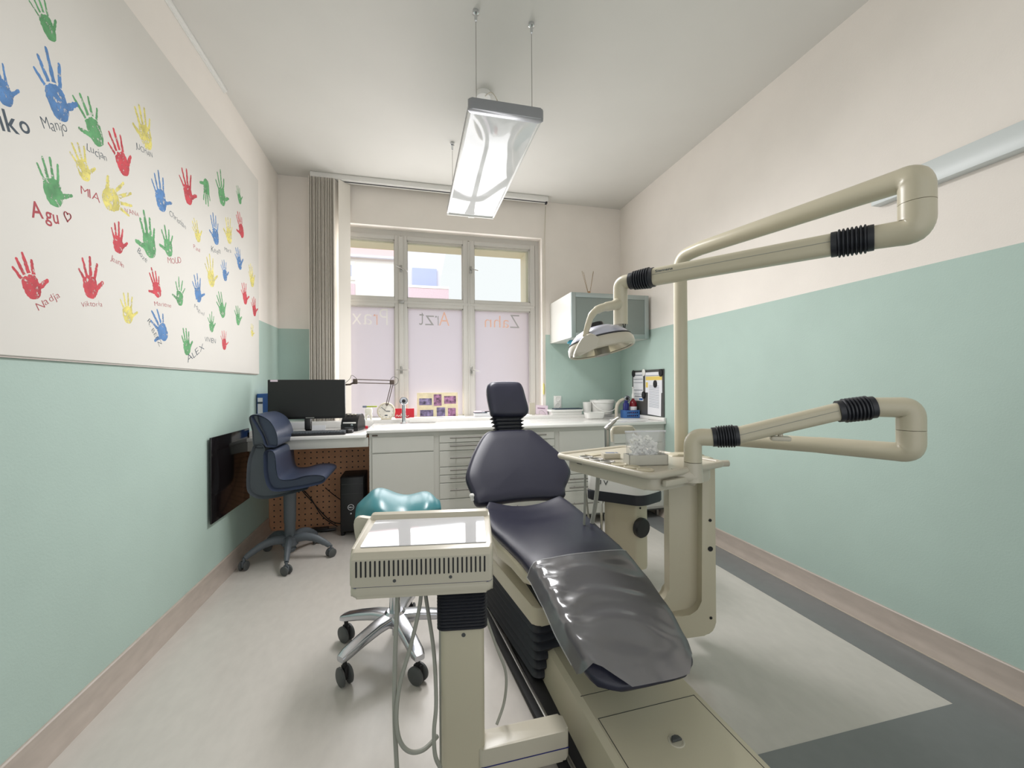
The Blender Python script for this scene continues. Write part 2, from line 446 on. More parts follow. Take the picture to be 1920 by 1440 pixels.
# outer casement frame of the box window (cream)
s = NB(); ya, yb_ = YF+.20, YF+.27
ox0, ox1, oz0, oz1 = WX0+.03, WX1-.125, WZ0+.02, 2.565
box(s, WX0-.05, ox0+.05, YF+.06, yb_, WZ0-.02, WZ1+.05); box(s, ox1, WX1+.05, YF+.06, yb_, WZ0-.02, WZ1+.05)
box(s, ox0, ox1, YF+.06, yb_, oz1, WZ1+.05); box(s, ox0, ox1, YF+.06, yb_, WZ0-.02, oz0)
wpart('outer_frame', s, M['cream_paint'])
# mirrored lettering on the frosted panes (read from the street)
def film(txt, xr, width, z, h, m, name='window_lettering'):
    t, (a, c, d, e) = text_bm(txt, 1, 0.0006, -.012)
    for v in t.verts:
        x = (v.co.x-a)/(c-a); zz = (v.co.y-d)/(e-d)
        v.co = Vector((xr-x*width, y0+.0325+v.co.z, z+zz*h))
    bmesh.ops.reverse_faces(t, faces=t.faces[:])
    wpart(name, t, m)
film('P', -.215, .075, 1.765, .155, M['white_film']); film('r', -.31, .035, 1.765, .10, M['orange_film'])
film('a', -.36, .085, 1.765, .10, M['white_film']); film('x', -.455, .085, 1.765, .10, M['white_film'])
film('is', -.55, .09, 1.765, .145, M['white_film'])
film('A', .375, .10, 1.775, .135, M['orange_film']); film('r', .27, .035, 1.775, .095, M['grey_film'])
film('z', .225, .085, 1.775, .095, M['grey_film']); film('t', .13, .05, 1.775, .125, M['grey_film'])
film('Z', 1.10, .10, 1.77, .135, M['grey_film']); film('ahn', .985, .25, 1.77, .12, M['orange_film'])
# window ledge running on behind the worktop
b = NB(); box(b, XL, XR, 3.85, YF+.005, .60, .878, .004); struct('trim_3', b, M['worktop'])

# ------------------------------------------------------------------ outside
b = NB(); box(b, -12, 14, YF+.4, 26, -1.3, -1.2); struct('ground', b, M['ground'])
h = thing('neighbour_house', 'pale house across the courtyard with pink roof edge and brick balcony', 'house', (-1, 12, -1.2))
b = NB(); box(b, -5.5, .1, 12, 16, -1.2, 4.7); wobj('house_wall', b, M['house'], h)
b = NB(); box(b, -5.7, .12, 11.8, 16, 4.70, 5.9); wobj('roof', b, M['pinkish'], h)
b = NB(); box(b, -5.7, .12, 11.75, 11.85, 4.64, 4.70); wobj('gutter', b, M['lilac'], h)
b = NB(); box(b, -2.2, -1.46, 11.93, 12.05, 4.05, 4.55); f = wobj('window', b, M['house'], h)
b = NB(); box(b, -2.1, -1.55, 11.9, 11.95, 4.15, 4.45); obj_ = wobj('window_glass', b, M['house_glass'], h)
b = NB(); box(b, -2.2, -1.46, 11.9, 12.0, 3.0, 3.95); wobj('brick_panel', b, M['brick'], h)
b = NB(); prism(b, [(-.1, 3.0), (.82, 3.0), (.80, 4.05), (1.03, 5.2), (-.1, 5.2)], 0, 3, T(0, 14.6, 0) @ Rx(PI/2)); wobj('balcony_bay', b, M['lilac'], h)
b = NB(); box(b, .05, .70, 11.5, 11.62, 3.7, 4.36); wobj('balcony_door', b, M['house_glass'], h)
b = NB(); box(b, -.05, .98, 11.0, 11.1, 3.1, 3.71, mi=0); box(b, -.05, .98, 10.98, 11.12, 3.71, 3.77, mi=1); wobj('balcony_parapet', b, [M['brick'], M['house']], h)
# ------------------------------------------------------------------ cabinets and worktop
FY = 3.25
def cabinet(label, x0, x1, fronts, handles, group='white base cabinets under the worktop'):
    t = thing('base_cabinet', label, 'cabinet', ((x0+x1)/2, FY, 0), 0, group)
    b = NB(); box(b, x0, x1, FY+.012, 3.84, .07, .826); wobj('carcass', b, M['cabinet'], t)
    b = NB(); box(b, x0+.02, x1-.02, FY+.014, FY+.016, .085, .797); box(b, x0+.008, x1-.008, FY+.006, FY+.013, .072, .082); wobj('front_joint', b, M['gap'], t)
    for fx in (x0+.03, x1-.05):
        b = NB(); box(b, fx, fx+.02, FY+.06, FY+.08, 0, .07); wobj('foot', b, M['steel'], t)
    for i, (z0, z1) in enumerate(fronts):
        b = NB(); box(b, x0+.022, x1-.022, FY, FY+.018, z0+.0035, z1-.0035, .001, 1)
        d = wobj('door' if z1-z0 > .25 else 'drawer', b, M['cabinet'], t)
        if handles.get(i) is not None:
            hz, hx0, hx1 = handles[i]
            hb = NB(); tube(hb, [(hx0, FY-.028, hz), (hx1, FY-.028, hz)], .006, 10)
            for hx in (hx0+.05, hx1-.05): tube(hb, [(hx, FY-.028, hz), (hx, FY+.002, hz)], .004, 8)
            bmesh.ops.transform(hb, matrix=t.matrix_basis.inverted(), verts=hb.verts[:])
            obj('handle', hb, M['handle'], d)
    return t
ca = cabinet('white sink cabinet with plain front at the desk end of the worktop', -.305, .19, [(.675, .795), (.09, .672)], {})
b = NB(); box(b, -.285, -.245, FY+.009, FY+.013, .801, .812); wobj('maker_plate', b, M['bronze'], ca, 'small bronze plate')
ZD = [(.733, .795), (.671, .733), (.546, .671), (.484, .546), (.422, .484), (.297, .422), (.09, .297)]
def hnd(x0, x1): return {i: ((z0+z1)/2+.01, x0+.10, x1-.10) for i, (z0, z1) in enumerate(ZD)}
cabinet('white cabinet of narrow drawers right of the plain sink cabinet', .19, .68, ZD, hnd(.19, .68))
cabinet('white drawer cabinet directly behind the dental chair backrest', .68, 1.17, ZD, hnd(.68, 1.17))
cabinet('white cabinet with tall top door behind the instrument tray', 1.17, 1.67, [(.43, .795), (.36, .43), (.29, .36), (.09, .29)], {1: (.395, 1.27, 1.57), 2: (.325, 1.27, 1.57), 3: (.19, 1.27, 1.57)})
cabinet('white cabinet at the right wall end of the worktop', 1.67, 2.183, [(.668, .795), (.10, .668)], {})
wt = thing('worktop', 'glossy white worktop on the row of base cabinets', 'worktop', (.94, 3.5, .85))
b = NB(); box(b, -.322, 2.184, FY-.018, 3.849, .826, .85, .004); wobj('top', b, M['worktop'], wt)
for nm, cx, cy, rx, ry in (('sink', -.06, 3.52, .20, .13), ('sink', 1.96, 3.48, .17, .12)):
    b = NB(); n = 40; rings = []
    for s, z in ((1.10, .8502), (1.08, .853), (1.0, .8535), (.93, .8515), (.80, .8507), (.4, .8503), (.05, .8502)):
        rings.append([Vector((cx+rx*s*math.cos(2*PI*j/n), cy+ry*s*math.sin(2*PI*j/n), z)) for j in range(n)])
    loft(b, rings); wobj(nm, b, M['white'], wt)
b = NB(); box(b, 2.162, 2.185, FY-.015, 3.849, .85, .882, .004); wobj('upstand', b, M['worktop'], wt)
# desk
dk = thing('desk', 'white desk section left of the cabinets with open knee space', 'desk', (-.72, 3.5, 0))
b = NB(); box(b, XL+.003, -.323, 3.235, 3.849, .795, .82, .004); wobj('desk_top', b, M['worktop'], dk)
b = NB(); box(b, XL+.003, -.31, 3.25, 3.27, .727, .795, .002); wobj('fascia', b, M['cabinet'], dk)
b = NB(); box(b, XL+.003, XL+.022, 3.25, 3.849, .82, .862, .003); wobj('upstand', b, M['worktop'], dk)
b = NB(); box(b, XL+.02, -.325, 3.825, 3.849, .82, .874, .003); wobj('back_rail', b, M['white'], dk)
b = NB(); box(b, XL+.001, -.308, 3.76, 3.785, .0, .794); tag(obj('perforated_panel', b, M['peg']), 'brown perforated hardboard panel in the knee space under the desk', 'panel')
# wall cabinet
wc = thing('wall_cabinet', 'white wall cabinet with aluminium framed frosted glass front', 'cabinet', (1.77, 4.03, 1.6))
b = NB(); x0, x1, z0, z1 = 1.388, 2.158, 1.600, 2.003
box(b, x0, x0+.018, 3.475, YB, z0, z1); box(b, x1-.018, x1, 3.475, YB, z0, z1); box(b, x0+.018, x1-.018, 3.475, YB, z1-.018, z1); box(b, x0+.018, x1-.018, 3.475, YB, z0, z0+.018); box(b, x0+.018, x1-.018, YB-.012, YB-.001, z0+.018, z1-.018); box(b, x0+.018, x1-.018, 3.56, YB, 1.79, 1.805)
wobj('carcass', b, M['cabinet'], wc)
b = NB(); w = .042; box(b, x0, x0+w, 3.455, 3.474, z0, z1, .002); box(b, x1-w, x1, 3.455, 3.474, z0, z1, .002); box(b, x0+w, x1-w, 3.455, 3.474, z0, z0+w, .002); box(b, x0+w, x1-w, 3.455, 3.474, z1-w, z1, .002)
d = wobj('door_frame', b, M['frame_alu'], wc)
b = NB(); box(b, x0+w-.003, x1-w+.003, 3.461, 3.466, z0+w-.003, z1-w+.003); wobj('glass', b, M['frost_dark'], wc)

# ------------------------------------------------------------------ vertical blind, cord
vb = thing('vertical_blind', 'stack of beige vertical blind slats drawn to the left of the window', 'blind', (-.6, 3.92, 3.049))
b = NB(); box(b, -.842, 1.335, 3.905, 3.945, 3.004, ZC-.001, .003); box(b, -.842, 1.335, 3.95, 3.985, 3.004, ZC-.001, .003); wobj('track', b, M['white'], vb)
b = NB(); box(b, -.60, 1.32, 3.943, 3.952, 3.0, 3.012); box(b, 1.315, 1.33, 3.925, 3.96, 2.985, 3.004); wobj('track_groove', b, M['rubber'], vb)
for i in range(15):
    x = -.832+.0145*i; a = math.radians(78+random.uniform(-5, 5))
    b = NB(); box(b, -.0635, .0635, -.0012, .0012, .82, 2.998, mtx=T(x, 3.945, 0) @ rotz(a)); wobj('slat', b, M['slat'], vb)
b = NB(); box(b, -.0635, .0635, -.0012, .0012, .82, 2.998, mtx=T(-.568, 3.945, 0) @ rotz(math.radians(48))); wobj('slat', b, M['slat'], vb)
b = NB(); tube(b, [(1.335, 4.0, 2.985), (1.322, 4.022, 2.6), (1.314, 4.025, 1.9), (1.312, 4.025, 1.16)], .0022, 6); tube(b, [(1.335, 3.99, 2.985), (1.334, 4.022, 2.6), (1.332, 4.025, 1.9), (1.322, 4.025, 1.2)], .0018, 6)
cd = thing('blind_cord', 'thin pale pull cord hanging at the right edge of the window', 'cord', (1.315, 4.02, 3.0))
wobj('cord', b, M['cream_light'], cd)
b = NB(); lathe(b, [(.003, 0), (.009, .004), (.010, .10), (.004, .115), (.001, .12)], (1.312, 4.024, 1.08), 12); wobj('cord_weight', b, mat('cord_yellow', (205, 195, 120), .5), cd)

# ------------------------------------------------------------------ poster with handprints
po = thing('poster_board', 'large white board of colourful child handprints on the left wall', 'poster', (XL, 2.2, 1.273))
b = NB(); box(b, XL+.001, XL+.014, -.2, 3.512, 1.273, 2.745, .002, 1); wobj('board', b, M['poster'], po)
b = NB(); box(b, XL+.0005, XL+.0085, -.2, 3.50, 1.268, 1.2735); wobj('board_edge', b, M['skirting'], po)
PRINTS = [
    ('g', 1.652, 2.300, 1.574, 2.406, 'R'),
    ('b', 1.495, 1.987, 1.438, 2.108, 'R'),
    ('b', 1.689, 2.064, 1.606, 2.246, 'R'),
    ('g', 1.859, 2.076, 1.767, 2.229, 'L'),
    ('y', 2.150, 2.225, 2.093, 2.412, 'L'),
    ('r', 2.005, 2.038, 1.916, 2.180, 'R'),
    ('y', 1.793, 1.915, 1.733, 2.037, 'R'),
    ('g', 1.659, 1.768, 1.620, 1.930, 'R'),
    ('y', 1.872, 1.879, 2.041, 1.963, 'L'),
    ('b', 2.258, 1.996, 2.205, 2.178, 'R'),
    ('r', 2.498, 2.130, 2.447, 2.316, 'R'),
    ('g', 2.686, 2.355, 2.691, 2.194, 'R'),
    ('g', 2.898, 2.293, 2.842, 2.495, 'R'),
    ('g', 3.171, 2.419, 3.110, 2.532, 'R'),
    ('r', 1.955, 1.709, 1.947, 1.842, 'R'),
    ('g', 2.170, 1.754, 2.130, 1.953, 'L'),
    ('g', 2.313, 1.804, 2.283, 1.954, 'L'),
    ('y', 2.603, 1.971, 2.530, 2.079, 'R'),
    ('b', 2.809, 2.024, 2.776, 2.201, 'L'),
    ('y', 2.988, 2.090, 2.982, 2.274, 'L'),
    ('r', 3.205, 2.202, 3.125, 2.364, 'L'),
    ('r', 1.585, 1.453, 1.525, 1.580, 'R'),
    ('r', 1.813, 1.501, 1.789, 1.655, 'R'),
    ('y', 2.014, 1.440, 1.998, 1.578, 'R'),
    ('r', 2.225, 1.590, 2.178, 1.718, 'L'),
    ('g', 2.401, 1.586, 2.407, 1.726, 'L'),
    ('b', 2.594, 1.640, 2.561, 1.793, 'R'),
    ('y', 2.751, 1.760, 2.701, 1.940, 'R'),
    ('b', 2.931, 1.838, 2.894, 1.970, 'R'),
    ('b', 3.165, 1.972, 3.096, 2.122, 'R'),
    ('y', 3.389, 1.907, 3.329, 2.069, 'R'),
    ('g', 2.905, 1.608, 2.813, 1.752, 'R'),
    ('r', 3.256, 1.754, 3.201, 1.912, 'R'),
    ('r', 3.429, 1.700, 3.388, 1.849, 'R'),
    ('g', 3.125, 1.590, 3.100, 1.735, 'R'),
    ('b', 2.283, 1.403, 2.180, 1.533, 'L'),
    ('g', 2.742, 1.496, 2.730, 1.620, 'R'),
    ('g', 2.475, 1.344, 2.445, 1.491, 'R'),
    ('r', 2.911, 1.408, 2.890, 1.540, 'R'),
    ('y', 3.373, 1.543, 3.364, 1.643, 'R'),
]
NAMES = [
    ('Viko', 'k', 1.429, 1.886, 1.576, 1.950, 0.051),
    ('Manjo', 'k', 1.616, 1.994, 1.715, 2.041, 0.035),
    ('Lucjan', 'k', 1.793, 2.024, 1.898, 2.041, 0.026),
    ('JUCHAN', 'k', 2.066, 2.188, 2.185, 2.204, 0.023),
    ('MIA', 'r', 1.765, 1.859, 1.863, 1.867, 0.029),
    ('Agu', 'r', 1.571, 1.700, 1.676, 1.712, 0.045),
    ('IVANA', 'r', 1.997, 1.886, 2.085, 1.906, 0.018),
    ('Christian', 'k', 2.310, 2.005, 2.465, 1.987, 0.026),
    ('Jeanin', 'r', 1.910, 1.670, 1.989, 1.659, 0.022),
    ('Boze', 'k', 2.070, 1.751, 2.135, 1.720, 0.024),
    ('MOUD', 'r', 2.299, 1.770, 2.423, 1.802, 0.026),
    ('Paul', 'r', 2.540, 1.915, 2.609, 1.914, 0.021),
    ('Keen', 'k', 2.740, 1.961, 2.865, 1.984, 0.032),
    ('Mara', 'k', 2.917, 2.023, 3.020, 2.039, 0.024),
    ('Nadja', 'r', 1.592, 1.420, 1.679, 1.479, 0.024),
    ('Viktoria', 'r', 1.766, 1.463, 1.869, 1.485, 0.019),
    ('Marlene', 'r', 2.192, 1.547, 2.329, 1.562, 0.020),
    ('Miguel', 'g', 2.542, 1.601, 2.653, 1.574, 0.020),
    ('R. BEEZ', 'k', 2.137, 1.469, 2.232, 1.361, 0.023),
    ('VIVIEN', 'k', 2.658, 1.432, 2.795, 1.439, 0.027),
    ('ALEX', 'k', 2.475, 1.305, 2.658, 1.393, 0.037),
]
XP = XL+.01406
def blob(cx, cy, dx, dy, w0, w1, L, rnd):
    """finger: tapered capsule outline from (cx,cy) along (dx,dy)"""
    nx, ny = -dy, dx; out = []
    for i in range(10):
        t = i/9; w = w0+(w1-w0)*t; j = 1+rnd.uniform(-.25, .2)
        out.append((cx+dx*L*t+nx*w*j, cy+dy*L*t+ny*w*j))
    for i in range(1, 4):
        a = PI/2-PI*i/4
        out.append((cx+dx*(L+w1*math.cos(a))+nx*w1*math.sin(a), cy+dy*(L+w1*math.cos(a))+ny*w1*math.sin(a)))
    for i in range(10):
        t = 1-i/9; w = w0+(w1-w0)*t; j = 1+rnd.uniform(-.25, .2)
        out.append((cx+dx*L*t-nx*w*j, cy+dy*L*t-ny*w*j))
    return out
CN = {'r': 'red', 'g': 'green', 'b': 'blue', 'y': 'yellow'}
def handprint(c, y0, z0, y1, z1, th, seed):
    rnd = random.Random(seed); d = Vector((y1-y0, z1-z0)); L = d.length; d.normalize()
    s = -1 if th == 'L' else 1
    ex = Vector((d.y, -d.x))                       # to the right of the pointing direction
    def W(u, v): p = Vector((y0, z0))+ex*(u*s*L)+d*(v*L); return Vector((XP, p.x, p.y))
    b = NB(); k = [0]
    def poly(pts):
        k[0] += 1
        dx = .00001*k[0]
        vs = [b.verts.new(W(u, v)+Vector((dx, 0, 0))) for u, v in pts]
        b.faces.new(vs)
    palm = [(-.10, .02), (.06, 0), (.17, .08), (.235, .22), (.225, .36), (.20, .47), (.08, .52), (-.06, .51), (-.18, .45), (-.215, .33), (-.20, .18), (-.16, .07)]
    pp = [(p.x, p.y) for p in catmull([(u, v, 0) for u, v in palm], 4, True)]
    poly([(u*(1+rnd.uniform(-.08, .05)), v*(1+rnd.uniform(-.05, .03))) for u, v in pp])
    sp = rnd.uniform(.85, 1.75); gap = rnd.choice((0, 0, .02, .05)); thin = rnd.uniform(.7, 1.0)
    for u, v, a, LL, w in ((-.165, .43, -.36, .27, .040), (-.065, .49, -.12, .40, .047), (.055, .50, .06, .44, .050), (.165, .45, .24, .37, .047)):
        a = a*sp
        poly(blob(u, v+gap, math.sin(a), math.cos(a), w*thin, w*thin*.75, LL*rnd.uniform(.78, 1.05), rnd))
    a = rnd.uniform(.8, 1.4)
    poly(blob(.15, .20, math.sin(a), math.cos(a), .07*thin, .045*thin, .33, rnd))
    return b
def name_bm(s, y0, z0, y1, z1, h):
    rnd = random.Random(s); out = NB(); x = 0.0
    for ch_ in s:
        if ch_ == ' ': x += .3; continue
        t, (a, c, d, e) = text_bm(ch_, 1, 0.0, .012 if h > .04 else -.012)
        R_ = Matrix.Rotation(rnd.uniform(-.16, .16), 4, 'Z'); k = rnd.uniform(.88, 1.14); dy = rnd.uniform(-.06, .08)
        for v in t.verts:
            q = R_ @ Vector((v.co.x-a, v.co.y, 0)); v.co = Vector((x+q.x*k, q.y*k+dy, 0))
        x += (c-a)*k+rnd.uniform(.05, .13); merge(out, t)
    dv = Vector((y1-y0, z1-z0)); L = dv.length; dv.normalize(); up = Vector((-dv.y, dv.x))
    for v in out.verts:
        p = Vector((y0, z0))+dv*(v.co.x/x*L)+up*(v.co.y/.7*h)
        v.co = Vector((XP+.0002, p.x, p.y))
    return out
for i, pr in enumerate(PRINTS):
    wobj('hand_print', handprint(*pr, 100+i), M['paint_'+pr[0]], po, CN[pr[0]]+' painted handprint')
for (s, c, a1, b1, c1, d1, hh) in NAMES:
    wobj('written_name', name_bm(s, a1, b1, c1, d1, hh), {'k': M['ink'], 'r': M['name_r'], 'g': M['shell_grey']}[c], po, {'k': 'dark', 'r': 'red', 'g': 'grey'}[c]+' handwritten name')
b = NB()                                            # small outlined heart beside a name
hp = []
for i in range(25):
    a = 2*PI*i/24; hp.append((XP+.001, 1.705+.0009*16*math.sin(a)**3, 1.755+.0011*(13*math.cos(a)-5*math.cos(2*a)-2*math.cos(3*a)-math.cos(4*a))))
tube(b, hp, .0012, 6); wobj('drawn_heart', b, M['name_r'], po, 'red outlined heart')

# ------------------------------------------------------------------ left wall rail, heater, right wall trunking
b = NB(); box(b, XL+.001, XL+.020, -1.0, 2.955, ZC-.018, ZC-.001, .002); box(b, XL+.001, XL+.006, -1.0, 2.955, ZC-.026, ZC-.018)
tag(obj('ceiling_rail', b, [M['white']]), 'slim white rail along the top of the left wall', 'rail')
hp_ = thing('wall_heater', 'dark glossy glass heater panel low on the left wall', 'heater', (XL, 3.0, .4))
b = NB(); box(b, XL+.012, XL+.022, 2.71, 3.285, .394, .888, .002); wobj('panel', b, M['glass_dark'], hp_)
b = NB(); box(b, XL+.001, XL+.012, 2.78, 3.2, .46, .82); wobj('bracket', b, M['black'], hp_)
b = NB(); box(b, XR-.05, XR-.001, -.9, 1.515, 2.02, 2.118, .003); tag(obj('wall_trunking', b, mat('trunking_white', (206, 212, 211), .35)), 'pale trunking box high on the right wall near the swing arm', 'trunking')

# ------------------------------------------------------------------ pendant lamp
pl = thing('pendant_lamp', 'long white pendant lamp with glossy reflecting underside hung on wires', 'lamp', (.47, 2.64, ZC))
x0, x1, ya, yb = .281, .656, 2.0, 3.285
for ly_ in (2.19, 2.49, 2.79, 3.09):  # added fill lamps below the unlit pendant, tilted towards the camera
    area('fill_under_pendant', (.468, ly_, 2.44), (.468, ly_-.80, 0), .34, .27, 7.2, (1.0, .99, 1.0))
b = NB(); n = 24; rings = []
def lampring(y, zt):
    out = []
    for i in range(n+1):
        t = i/n; x = x0+.012+(x1-x0-.024)*t
        out.append(Vector((x, y, 2.528-.022*math.sin(PI*t)*zt)))
    return out
rows = []
for j in range(25):
    t = j/24; rows.append(lampring(ya+.012+(yb-ya-.024)*t, min(1, math.sin(PI*t)*1.6+.05)))
loft(b, rows, cap=False, closed=False); wobj('reflector', b, M['foil'], pl)
b = NB()
oc = rrect(x0, x1, ya, yb, .03)
prism(b, oc, 2.535, 2.562, bev=.004); wobj('housing', b, M['lamp_edge'], pl)
b = NB(); box(b, x0, x0+.014, ya+.03, yb, 2.522, 2.54, .003); box(b, x1-.014, x1, ya+.03, yb, 2.522, 2.54, .003); box(b, x0, x1, yb-.012, yb, 2.518, 2.54, .003); wobj('side_rim', b, M['white'], pl)
b = NB(); prism(b, rrect(x0-.004, x1+.004, ya-.012, ya+.03, .018), 2.518, 2.572, bev=.006); wobj('end_cap', b, M['lamp_edge'], pl)
b = NB(); box(b, .45, .50, yb-.004, yb+.012, 2.516, 2.535, .003); wobj('lamp_clip', b, M['white'], pl)
for (wx, wy) in ((.325, 2.05), (.616, 2.055), (.32, 3.212), (.613, 3.212)):
    b = NB(); tube(b, [(wx, wy, 2.565), (wx, wy, ZC-.03)], .0017, 6); w_ = wobj('suspension_wire', b, M['steel'], pl)
    b = NB(); lathe(b, [(.003, -.055), (.007, -.05), (.008, -.022), (.016, -.016), (.016, 0), (.001, 0)], (wx, wy, ZC-.0005), 14); wobj('wire_anchor', b, M['chrome'], pl)
b = NB(); lathe(b, [(.045, -.03), (.05, -.025), (.05, 0), (.001, 0)], (.462, 2.62, ZC-.0005), 24); wobj('canopy', b, M['white'], pl)
b = NB(); tube(b, catmull([(.47, 2.60, ZC-.03), (.50, 2.52, 2.99), (.53, 2.45, 2.85), (.50, 2.40, 2.66), (.48, 2.4, 2.56)], 6), .003, 8); wobj('flex', b, M['cream_light'], pl)

# ------------------------------------------------------------------ desk things
bi = thing('ring_binder', 'blue ring binder standing at the left wall beside the monitor', 'binder', (-1.073, 3.49, .82), 0)
b = NB(); box(b, -.052, .03, -.01, .275, .001, .305, .003); obj('cover', b, M['blue'], bi)
b = NB(); box(b, -.046, -.012, -.0125, -.0095, .05, .275); obj('spine_label', b, M['paper'], bi)
b = NB(); box(b, -.046, -.012, -.0135, -.0122, .23, .245); obj('spine_stripe', b, M['ink'], bi)
b = NB(); lathe(b, [(.008, 0), (.008, .003), (.005, .003)], (.008, -.01, .12), 14, Rx(PI/2)); obj('finger_ring', b, M['chrome'], bi)
mo = thing('monitor', 'wide black computer monitor on the desk', 'monitor', (-.765, 3.432, .82))
b = NB(); box(b, -.269, .269, -.012, .02, .112, .410, .004); obj('bezel', b, M['screen'], mo)
b = NB(); box(b, -.263, .263, -.0135, -.0115, .13, .404); obj('screen', b, M['screen'], mo)
b = NB(); box(b, -.022, .022, .02, .045, .02, .25, .004); box(b, -.02, .02, -.008, .03, .03, .12, .003); obj('stand', b, M['black'], mo)
b = NB(); prism(b, rrect(-.10, .10, -.005, .11, .03), .001, .012, bev=.003); obj('foot', b, M['black'], mo)
b = NB(); box(b, -.25, -.20, -.0145, -.0134, .395, .409); obj('sticker', b, M['pink_card'], mo)
b = NB(); box(b, -.01, .05, -.0145, -.0134, .118, .124); obj('logo_plate', b, M['steel'], mo)
b = NB(); box(b, .045, .14, -.003, 0, 0, .062, mtx=T(0, 0, 0)); tag(obj('card', b, M['paper']), 'white card standing under the monitor bottom edge', 'card').location = (-.775, 3.416, .8205)
kb = thing('keyboard', 'black computer keyboard lying on the desk in front of the monitor', 'keyboard', (-.70, 3.335, .82), math.radians(1))
b = NB(); box(b, -.235, .225, -.075, .075, .001, .018, .004); obj('base', b, M['black'], kb)
for r in range(5):
    b = NB()
    for k in range(22):
        box(b, -.228+.0205*k, -.228+.0205*k+.0175, -.066+.0265*r, -.066+.0265*r+.022, .018, .026)
    obj('key_row', b, M['caster'] if r == 4 else M['shell_grey'], kb)
ms = thing('computer_mouse', 'small grey and black computer mouse in front of the label printer', 'mouse', (-.465, 3.40, .82))
b = NB(); prism(b, rrect(-.03, .03, -.05, .05, .028), .001, .03, bev=.012, seg=4); obj('body', b, M['black'], ms)
b = NB(); box(b, .018, .0315, -.03, .035, .012, .025, .004); obj('side_grip', b, M['alu'], ms)
lp = thing('label_printer', 'rounded black label printer beside the monitor', 'printer', (-.455, 3.58, .82), math.radians(-12))
side = catmull([(-.09, 0, 0), (-.095, .05, 0), (-.07, .10, 0), (-.01, .135, 0), (.05, .12, 0), (.085, .07, 0), (.09, 0, 0)], 5)
b = NB(); prism(b, [(p.x, p.y) for p in side], -.065, .065, Matrix(((0, 0, 1, 0), (1, 0, 0, 0), (0, 1, 0, .001), (0, 0, 0, 1))), bev=.014, seg=3); obj('body', b, M['black'], lp)
b = NB(); box(b, -.05, .05, -.098, -.085, .062, .074, .003); obj('paper_slot', b, M['white'], lp)
b = NB(); box(b, -.035, .035, -.1, -.09, .03, .035); lathe(b, [(.01, 0), (.01, .004), (.002, .005)], (.02, -.094, .05), 12, Rx(PI/2)); obj('button', b, M['alu'], lp)
for xx in (-.035, -.005, .02):
    b = NB(); box(b, xx, xx+.012, -.045, .0, .128, .134, mtx=None); obj('top_label', b, M['clock_case'], lp)
b = NB(); prism(b, rrect(-.02, .02, -.02, .02, .01), .001, .022, bev=.004); tag(obj('rubber_stamp', b, M['red']), 'small red object lying on the desk at the worktop step', 'stamp').location = (-.375, 3.70, .82)

# computer tower
pc = thing('computer_tower', 'black computer tower standing on the floor under the desk', 'computer', (-.455, 3.49, 0))
b = NB(); box(b, -.09, .09, 0, .25, .03, .465, .006); obj('case', b, M['matte_black'], pc)
b = NB(); box(b, -.085, .085, -.012, .002, .035, .46, .006); obj('front_panel', b, M['black'], pc)
b = NB(); box(b, -.08, .08, -.0135, -.0115, .405, .408); box(b, -.08, .08, -.0135, -.0115, .33, .332); obj('drive_slot', b, M['caster'], pc)
b = NB(); lathe(b, [(.022, 0), (.024, .001), (.024, .003), (.020, .003), (.020, 0)], (-.01, -.0115, .225), 28, Rx(PI/2))
t_, (a_, c_, d_, e_) = text_bm('DELL', 1, .0006, .02)
for v in t_.verts: v.co = Vector((-.026+(v.co.x-a_)/(c_-a_)*.032, -.0135-v.co.z, .219+(v.co.y-d_)/(e_-d_)*.012))
merge(b, t_); obj('logo', b, M['alu'], pc)
b = NB(); lathe(b, [(.006, 0), (.006, .002), (.001, .003)], (-.01, -.0115, .175), 14, Rx(PI/2)); obj('power_button', b, M['alu'], pc)
for fx in (-.075, .075):
    for fy in (.02, .23):
        b = NB(); lathe(b, [(.014, 0), (.016, .03)], (fx, fy, 0), 10); obj('foot', b, M['black'], pc)
b = NB()
for pts in ([(-.548, 3.60, .25), (-.62, 3.7, .27), (-.70, 3.74, .33)], [(-.552, 3.70, .03), (-.66, 3.72, .06), (-.80, 3.74, .22), (-.90, 3.74, .36), (-.95, 3.745, .56)], [(-.60, 3.7, .012), (-.72, 3.72, .10), (-.82, 3.745, .26), (-.93, 3.745, .40), (-1.0, 3.745, .62)]):
    tube(b, catmull(pts, 6), .0035, 6)
tag(obj('computer_cable', b, M['matte_black']), 'thin black cables hanging in front of the brown perforated panel', 'cable', None)
b = NB(); tube(b, catmull([(-.82, 3.66, .015), (-.70, 3.62, .015), (-.6, 3.63, .015)], 5), .012, 8); box(b, -.79, -.66, 3.63, 3.68, .001, .03, .005)
tag(obj('power_strip', b, M['black']), 'black power strip on the floor under the desk', 'power strip')

# clamp lamp behind the monitor
dl = thing('desk_lamp', 'brown articulated clamp lamp reaching over from behind the monitor', 'lamp', (-.55, 3.72, .82))
b = NB(); tube(b, [(-.55, 3.72, .82), (-.55, 3.72, 1.19)], .007, 10); wobj('post', b, M['bronze'], dl)
b = NB(); box(b, -.57, -.53, 3.69, 3.75, .821, .86, .004); wobj('clamp', b, M['bronze'], dl)
b = NB(); tube(b, [(-.55, 3.72, 1.19), (-.50, 3.72, 1.192), (-.455, 3.72, 1.215)], .008, 10); box(b, -.475, -.437, 3.705, 3.735, 1.195, 1.24, .004); wobj('shoulder_joint', b, M['bronze'], dl)
for dz in (.002, .030):
    b = NB(); tube(b, [(-.452, 3.72, 1.205+dz), (-.165, 3.72, 1.195+dz)], .0042, 8); wobj('arm', b, M['bronze'], dl)
b = NB(); box(b, -.178, -.138, 3.705, 3.735, 1.19, 1.23, .004); wobj('elbow_joint', b, M['bronze'], dl)
